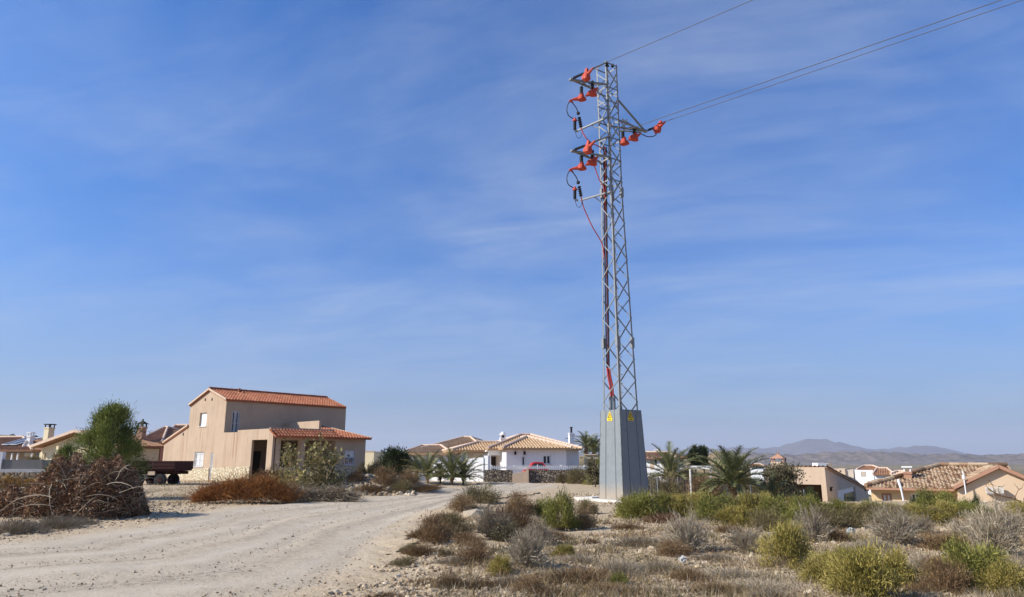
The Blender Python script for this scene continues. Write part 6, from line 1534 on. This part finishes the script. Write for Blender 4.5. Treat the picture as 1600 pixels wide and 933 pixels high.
crown_tree('cypress_tree', 1087, 733, 90, 17, 31, 'l_dark', 'left one of two dark cypresses above the white canopy', 3500, 40, .35, .10, 'column', .12, 6)
crown_tree('cypress_tree', 1100, 733, 92, 18, 31, 'l_dark', 'right one of two dark cypresses, leaning a little to the right', 3500, 40, .35, .10, 'column', .12, 9)
crown_tree('broadleaf_tree', 1224, 800, 36, 60, 66, 'l_mix', 'round dark-leaved tree in front of the beige flat-roofed house', 9000, 55, .10, .07, 'round', .1, 21, low=.02)
crown_tree('evergreen_tree', 617, 742, 47, 44, 36, 'l_dark', 'dark evergreen tree between the house and the young palms', 6000, 36, .14, .06, 'round', .1, 22, low=.02)
crown_tree('garden_tree', 930, 760, 41, 30, 40, 'l_mix', 'small scrubby tree growing against the stone wall at the pylon', 2500, 24, .14, .05, 'round', .05, 25)

# ---- fig tree before the porch: pale crooked limbs, sparse big leaves
def fig():
    rg = np.random.RandomState(41); p = hit(482, 762); Y = p.y; s = Y/F*.98
    root = thing('fig_tree', tuple(p), 'half-bare fig tree with pale crooked limbs and yellowing leaves before the porch', 'tree')
    mb = MB(); tips = []
    def grow(a, d, L, r, depth):
        pts = [a]; q = a.copy()
        for i in range(4): d = (d+Vector(rg.randn(3)*.18)+Vector((0, 0, .05))).normalized(); q = q+d*L/4; pts.append(q.copy())
        mb.tube(pts, [r, r*.9, r*.8, r*.7, r*.55], 6, rg.rand()); tips.append((pts, depth))
        if depth < 3:
            for k in range(3): grow(pts[2+k % 3], (d+Vector((rg.randn()*.75, rg.randn()*.5, rg.rand()*.5))).normalized(), L*.72, r*.55, depth+1)
    for k in range(7):
        a = p+Vector((rg.uniform(-38, 38)*s, rg.uniform(-.5, .8), -.05)); grow(a, Vector((rg.uniform(-.6, .6), rg.uniform(-.4, .4), .8)).normalized(), .98, .045, 0)
    build('limbs', mb, M['l_straw'], root)
    P = []
    for pts, dp in tips:
        for i in range(3 if dp > 1 else 1): q = pts[rg.randint(1, 5)]+Vector(rg.randn(3)*.13); P.append(tuple(q))
    P = np.array(P); P = P[(P[:, 2] > p.z)&(P[:, 2] < p.z+2.9)]; n = len(P); mb = MB(); D = rg.randn(n, 3)+[-.3, -.3, .2]; D = unit(D); X = unit(np.cross(D, rg.randn(n, 3))); L = rg.uniform(.08, .17, (n, 1)); t = rg.rand(n)
    mb.tris(P-X*L*.45, P+X*L*.45, P+D*L, t); mb.tris(P-X*L*.45, P+X*L*.45, P-D*L*.5, t)
    n = 3000; Q = np.stack([rg.uniform(-52, 60, n)*s, rg.uniform(-.9, .9, n), np.abs(rg.randn(n))*.36*(1+.5*np.sin(rg.rand(n)*6))], 1)+np.array(p); blades(mb, Q, rg.randn(n, 3)+[0, 0, 1.2], rg.uniform(.08, .2, n), rg.uniform(.03, .07, n), rg.rand(n), rg)
    build('leaves', mb, M['l_fig'], root)
fig()

# ---- withered vine heap at the left, dead frond heap, brushwood heaps
def heap(name, x0, x1, ybase, tops, Y, mat, woodmat, label, n, ns, bl, bw, seed, depth=1.2, leafy=True, cat='plant heap', curl=.0):
    rg = np.random.RandomState(seed); s = Y/F*.98; gz = at((x0+x1)/2, ybase, Y).z
    pc = at((x0+x1)/2, ybase, Y); root = thing(name, tuple(pc), label, cat)
    tx = np.array([t[0] for t in tops]); tz = np.array([(ybase-t[1])*s for t in tops])
    def sample(m, surf=.5):
        x = rg.uniform(x0, x1, m); H = np.interp(x, tx, tz); v = rg.uniform(-1, 1, m); prof = np.clip(1-v**4, 0, 1)**.5; z = H*prof*(rg.rand(m)**surf); X_ = np.array([at(xx, 715, Y).x for xx in (x0, x1)]); xw = X_[0]+(x-x0)/(x1-x0)*(X_[1]-X_[0])
        return np.stack([xw, Y+v*depth*np.clip(H/1.5, .35, 1), gz+z], 1), H
    P, H = sample(n, .45); lump = .10*np.sin(P[:, 0]*5+seed)+.07*np.sin(P[:, 0]*11+P[:, 1]*7); P[:, 2] += lump*(P[:, 2]-gz)
    mb = MB(); q, _ = sample(ns, .6); D = unit(rg.randn(ns, 3)*[1, .6, .5]+[0, 0, curl]); L = rg.uniform(.2, .8, (ns, 1)); mid = q+D*L*.5; end = mid+unit(D+rg.randn(ns, 3)*.4)*L*.5; end[:, 2] = np.maximum(end[:, 2], gz)
    sticks(mb, q, mid+(mid-q)*.1, .022, rg.rand(ns), rg); sticks(mb, mid, end, .014, rg.rand(ns), rg); build('branches', mb, M[woodmat], root)
    mb = MB(); cl = (np.floor(P[:, 0]*3)*7.3+np.floor(P[:, 2]*4)*3.1) % 1; t = np.clip(cl*.35+rg.rand(n)*.65, 0, 1)
    blades(mb, P, rg.randn(n, 3)+[0, -.2, curl*2], bl*rg.uniform(.5, 1.5, n), bw*rg.uniform(.6, 1.4, n), t, rg); build('dead_leaves', mb, M[mat], root); return root
heap('withered_vine', 0-60, 236, 812, [(-60, 769), (0, 768), (40, 768), (64, 766), (78, 746), (92, 730), (110, 724), (135, 722), (160, 727), (185, 729), (200, 735), (213, 750), (224, 770), (232, 790), (237, 810)], 20.2, 'l_vine', 'l_grey', 'big heap of withered red-brown vine with bare tendrils at the left roadside', 34000, 1500, .085, .045, 51, 1.0)
heap('dead_frond_heap', 312, 462, 785, [(312, 778), (330, 766), (350, 758), (380, 753), (420, 752), (445, 762), (462, 778)], 26.5, 'l_orange', 'l_orange', 'orange heap of dead palm fronds at the far roadside', 9000, 2200, .22, .014, 52, .9, curl=.5)
heap('brushwood_pile', 450, 560, 783, [(450, 762), (480, 764), (510, 768), (540, 766), (560, 776)], 27.5, 'l_brown', 'l_grey', 'low pile of grey brushwood and rubble right of the orange frond heap', 2500, 1500, .12, .02, 53, .8, cat='brushwood')
heap('brushwood_pile', 395, 460, 752, [(395, 742), (420, 736), (440, 734), (460, 744)], 38, 'l_brown', 'l_brown', 'tangle of brown twigs beneath the porch opening', 1800, 700, .14, .02, 54, .8, cat='brushwood')
heap('creeper', -10, 80, 765, [(-10, 752), (20, 746), (50, 750), (80, 750)], 36, 'l_gold', 'l_brown', 'rust and yellow creeper hanging over the dry stone wall', 1800, 500, .12, .05, 57, .4)

# ---- bare branches before the peach gable and lone dead limb
def bare_branch():
    p = at(1606, 800, 24); root_pts = [at(1608, 800, 24), at(1600, 789, 24), at(1585, 779, 24), at(1565, 775, 24), at(1552, 769, 24), at(1543, 762, 24)]
    mb = MB(); mb.tube(root_pts, [.04, .035, .03, .024, .018, .010], 6)
    rg = np.random.RandomState(4)
    def tw(a, b, r): mb.tube([a, a.lerp(b, .5)+Vector(rg.randn(3)*.05), b], [r, r*.7, r*.3], 5)
    for a, b in (((1552, 769), (1540, 758)), ((1552, 769), (1548, 752)), ((1565, 775), (1560, 760)), ((1548, 752), (1556, 760)), ((1560, 760), (1570, 757)), ((1585, 779), (1592, 765)), ((1592, 765), (1584, 755)), ((1592, 765), (1600, 755)), ((1540, 758), (1545, 750)), ((1545, 750), (1552, 757)), ((1600, 789), (1604, 770))): tw(at(*a, 24), at(*b, 24), .014)
    o = build('bare_branch', mb, M['l_brown'], None, origin=tuple(Vector((p.x, p.y, hz(p.x, p.y))))); tag(o, 'leafless crooked branch reaching across the peach gable from the right edge', 'branch')
    rg2 = np.random.RandomState(9); p = hit(1528, 910); mb = MB()
    pts = [p, p+Vector((.05, 0, .25)), p+Vector((.2, 0, .5)), p+Vector((.32, .1, .75))]; mb.tube(pts, [.009, .007, .005, .003], 5); mb.tube([pts[1], pts[1]+Vector((-.15, 0, .25)), pts[1]+Vector((-.2, 0, .45))], [.011, .008, .004], 5)
    o = build('bare_branch', mb, M['l_straw'], None, origin=tuple(p)); tag(o, 'pale bare forked twig poking out of the large green bush', 'branch')
bare_branch()

# ------------------------------------------------------------------ litter, rocks, gravel
def crumple(name, px, py, w_, h_, mat, label, cat, seed):
    rg = np.random.RandomState(seed); p = hit(px, py); s = p.y/F; mb = MB(); n, m = 10, 14; V = []
    for i in range(n+1):
        for j in range(m):
            t = math.pi*i/n; a = 6.283*j/m; r = 1+.28*rg.randn(); V.append(p+Vector((math.sin(t)*math.cos(a)*w_/2*s*r, math.sin(t)*math.sin(a)*w_/2*s*r, h_*s*.5*(1+math.cos(t)*min(1.2, r)))))
    Fs = [(i*m+j, i*m+(j+1) % m, (i+1)*m+(j+1) % m, (i+1)*m+j) for i in range(n) for j in range(m)]; mb.add(V, Fs)
    o = build(name, mb, M[mat]); tag(o, label, cat)
crumple('plastic_bag', 1067, 880, 10, 10, 'plastic', 'crumpled white plastic bag at the foot of the bare bush', 'bag', 3)
crumple('plastic_bag', 1330, 836, 11, 10, 'plastic_b', 'crumpled pale blue plastic bag under the hedge', 'bag', 5)
def rockmesh(rg, c, r, mb, flat=.6):
    t = (1+5**.5)/2; V = np.array([(-1, t, 0), (1, t, 0), (-1, -t, 0), (1, -t, 0), (0, -1, t), (0, 1, t), (0, -1, -t), (0, 1, -t), (t, 0, -1), (t, 0, 1), (-t, 0, -1), (-t, 0, 1)])/1.9
    Fs = [(0, 11, 5), (0, 5, 1), (0, 1, 7), (0, 7, 10), (0, 10, 11), (1, 5, 9), (5, 11, 4), (11, 10, 2), (10, 7, 6), (7, 1, 8), (3, 9, 4), (3, 4, 2), (3, 2, 6), (3, 6, 8), (3, 8, 9), (4, 9, 5), (2, 4, 11), (6, 2, 10), (8, 6, 7), (9, 8, 1)]
    V = V*(1+rg.randn(12, 1)*.18)*[r, r*rg.uniform(.7, 1.1), r*flat]; a = rg.rand()*6.28; ca, sa = math.cos(a), math.sin(a); V = np.stack([V[:, 0]*ca-V[:, 1]*sa, V[:, 0]*sa+V[:, 1]*ca, V[:, 2]], 1)+np.array(c); mb.add(V.tolist(), Fs, float(rg.rand()))
rg = np.random.RandomState(77)
for i, (x, y, w_, lb) in enumerate([(555, 750, 16, 'whitish boulder on top of the rubble mound'), (541, 756, 14, 'pale boulder at the left shoulder of the rubble mound'), (562, 762, 18, 'boulder half sunk in the front of the rubble mound'), (590, 766, 26, 'long pale limestone slab at the foot of the rubble mound'), (607, 768, 18, 'square pale rock beside the limestone slab'), (575, 745, 16, 'rough rock below the right corner of the house'),
    (1062, 786, 16, 'pale rock between two green hedge bushes'), (744, 806, 34, 'sandy clod showing between the shrubs on the verge'), (1240, 905, 9, 'small round pale stone beside the yellow-green ball bush'), (812, 888, 8, 'small stone at the foot of the silver brush ball'), (1188, 870, 10, 'flat pale stone below the broad grey bush'), (8, 838, 16, 'brown clod lying beside the track at the left edge'), (548, 770, 15, 'small boulder where the brushwood meets the mound'), (625, 772, 12, 'small rock at the mound foot nearest the track')]):
    p = hit(x, y); mb = MB(); rockmesh(rg, p, w_*p.y/F*.6, mb, .55); V = mb.v; o = build('rock', mb, M['rock'], origin=tuple(p)); tag(o, lb, 'rock', 'rocks on the roadside')
Lq, Rq = Lr[::3], Rr[::3]
def road_s(x, y):
    d = np.hypot(Lq[:, 0]-x, Lq[:, 1]-y)+np.hypot(Rq[:, 0]-x, Rq[:, 1]-y); i = int(np.argmin(d)); a = Lq[i]; b = Rq[i]; v = b-a; return float(np.dot(np.array([x, y])-a, v)/np.dot(v, v))
def stones_mesh(name, C, Rd, flat, mat, label, rg, tint=None):
    t = (1+5**.5)/2; V = np.array([(-1, t, 0), (1, t, 0), (-1, -t, 0), (1, -t, 0), (0, -1, t), (0, 1, t), (0, -1, -t), (0, 1, -t), (t, 0, -1), (t, 0, 1), (-t, 0, -1), (-t, 0, 1)])/1.9
    Fs = np.array([(0, 11, 5), (0, 5, 1), (0, 1, 7), (0, 7, 10), (0, 10, 11), (1, 5, 9), (5, 11, 4), (11, 10, 2), (10, 7, 6), (7, 1, 8), (3, 9, 4), (3, 4, 2), (3, 2, 6), (3, 6, 8), (3, 8, 9), (4, 9, 5), (2, 4, 11), (6, 2, 10), (8, 6, 7), (9, 8, 1)])
    n = len(C); W = V[None]*(1+rg.randn(n, 12, 1)*.2)*Rd[:, None, None]*np.stack([np.ones(n), rg.uniform(.6, 1.1, n), np.full(n, flat)*rg.uniform(.7, 1.2, n)], 1)[:, None]
    a = rg.rand(n)*6.28; ca, sa = np.cos(a)[:, None], np.sin(a)[:, None]; W = np.stack([W[..., 0]*ca-W[..., 1]*sa, W[..., 0]*sa+W[..., 1]*ca, W[..., 2]], -1)+C[:, None]
    mb = MB(); mb.v = W.reshape(-1, 3); mb.f = (Fs[None]+12*np.arange(n)[:, None, None]).reshape(-1, 3).tolist(); mb.t = np.repeat(rg.rand(n) if tint is None else tint, 20)
    o = build(name, mb, M[mat], origin=(0, 0, 0)); return tag(o, label, kind='stuff')
rg = np.random.RandomState(78); C = []; Rd = []
while len(C) < 38000:
    Y_ = 7.5+26*rg.rand()**1.9; x = rg.uniform(-.80, .80)*Y_
    if x < -13.5: continue
    s_ = road_s(x, Y_) if x < 2 else 2
    on = .02 < s_ < .97
    if on and rg.rand() > .42: continue
    rr = (.008+.022*rg.rand()**3+.03*rg.rand()**14)*(1+Y_/40)*(.42 if on else 1); C.append((x, Y_, hz(x, Y_)+rr*.2+(.008 if on else 0))); Rd.append(rr)
stones_mesh('gravel', np.array(C), np.array(Rd), .7, 'stones', 'loose limestone gravel scattered over the soil and the track edges', rg)
# rubble in the mound
C = []; Rd = []
for k in range(900):
    x, y = rg.uniform(515, 650), rg.uniform(744, 775); p = hit(x, y); rr = .03+.12*rg.rand()**2.5; C.append((p.x, p.y, p.z+rr*.2)); Rd.append(rr)
stones_mesh('rubble', np.array(C), np.array(Rd), .8, 'stones', 'broken pale rubble covering the mound beside the house', rg)
C = []; Rd = []
for k in range(700):
    x, y = rnd.choice([(735, 800), (700, 855), (655, 895), (770, 905), (640, 930)]); p = hit(x+rg.randn()*22, y+rg.randn()*9); rr = .012+.035*rg.rand()**3; C.append((p.x, p.y, p.z+rr*.15)); Rd.append(rr)
stones_mesh('soil_clods', np.array(C), np.array(Rd), .75, 'stones', 'sandy clods crumbling down the verge along the track', rg)
# ground cover: dry tufts and twig litter
def cover(name, n, region, mat, label, seed, hh=(.03, .12), ww=.006, per=14, rad=.10):
    rg = np.random.RandomState(seed); A = []; 
    while len(A) < n:
        px, py = region(rg); 
        p = hit(px, py)
        if 0.03 < road_s(p.x, p.y) < .985: continue
        A.append((p.x, p.y, p.z))
    A = np.repeat(np.array(A), per, 0)+rg.randn(n*per, 3)*[rad, rad, 0]; m = len(A); D = rg.randn(m, 3)*.7+[0, 0, .7]; D[:, 2] = np.abs(D[:, 2]); mb = MB(); L = rg.uniform(*hh, m)
    blades(mb, A, D, L, ww*rg.uniform(.7, 1.5, m)*(A[:, 1]/12), rg.rand(m), rg); o = build(name, mb, M[mat], origin=(0, 0, 0)); tag(o, label, kind='stuff')
reg = lambda rg: (rg.uniform(600, 1600), rg.uniform(800, 960))
def reg2(rg): return (rg.uniform(240, 560), rg.uniform(752, 790))
cover('twig_litter', 750, reg, 'l_grey', 'fine grey twig litter and dead stubble on the stony ground', 91)
cover('dry_stubble', 800, reg, 'l_brown', 'scattered brown stubble on the stony ground', 92, rad=.14)
cover('dry_grass', 500, reg2, 'l_straw', 'sparse straw-coloured grass between track and house', 93, hh=(.05, .2), per=16, rad=.3)
cover('green_sprouts', 110, reg, 'l_green', 'tiny green sprouts on the stony ground', 94, hh=(.04, .12), rad=.06)

# far scrub dotted over the valley and the badlands
rg = np.random.RandomState(31); n = 5200
Yf = 62+520*rg.rand(n)**1.6; Xf = rg.uniform(-.7, .82, n)*Yf
ok = ~((Xf > -46) & (Xf < 8) & (Yf < 100)); Xf, Yf = Xf[ok], Yf[ok]; Zf = h(Xf, Yf); rr = rg.uniform(.25, .9, len(Xf))*(.6+Yf/500)
stones_mesh('far_scrub', np.stack([Xf, Yf, Zf+rr*.2], 1), rr, .6, 'l_dark', 'dark bushes dotted over the valley floor and far slopes', rg)
# long bare tendrils over the vine heap
mb = MB(); rg = np.random.RandomState(33); V0 = [o for o in bpy.data.objects if o.name == 'withered_vine'][0]
for k in range(15):
    px_ = rg.uniform(60, 200); p = at(px_, rg.uniform(748, 800), 19.6-rg.rand()*.6); d = Vector((rg.uniform(-1, 1), -.1, rg.uniform(-.1, .5))).normalized(); pts = [p]
    for i in range(6): d = (d+Vector((rg.randn()*.15, rg.randn()*.1-.02, -.14))).normalized(); pts.append(pts[-1]+d*.17)
    mb.tube(pts, [.009, .0085, .008, .007, .006, .004, .002], 4, rg.rand(), cap=False)
build('tendrils', mb, M['l_grey'], V0)

reg3 = lambda rg: (rg.uniform(690, 1640), 812+150*rg.rand()**1.3)
cover('low_scrub', 110, reg3, 'l_grey', 'low continuous grey scrub between the bushes', 95, hh=(.05, .20), ww=.008, per=90, rad=.22)
cover('low_scrub', 150, reg3, 'l_brown', 'low continuous brown scrub between the bushes', 96, hh=(.05, .18), ww=.008, per=90, rad=.22)
cover('low_scrub', 130, reg3, 'l_olive', 'low olive scrub between the bushes', 97, hh=(.05, .20), ww=.010, per=90, rad=.20)
cover('dry_grass', 210, reg3, 'l_straw', 'pale straw grass between the bushes', 98, hh=(.06, .22), ww=.007, per=50, rad=.16)
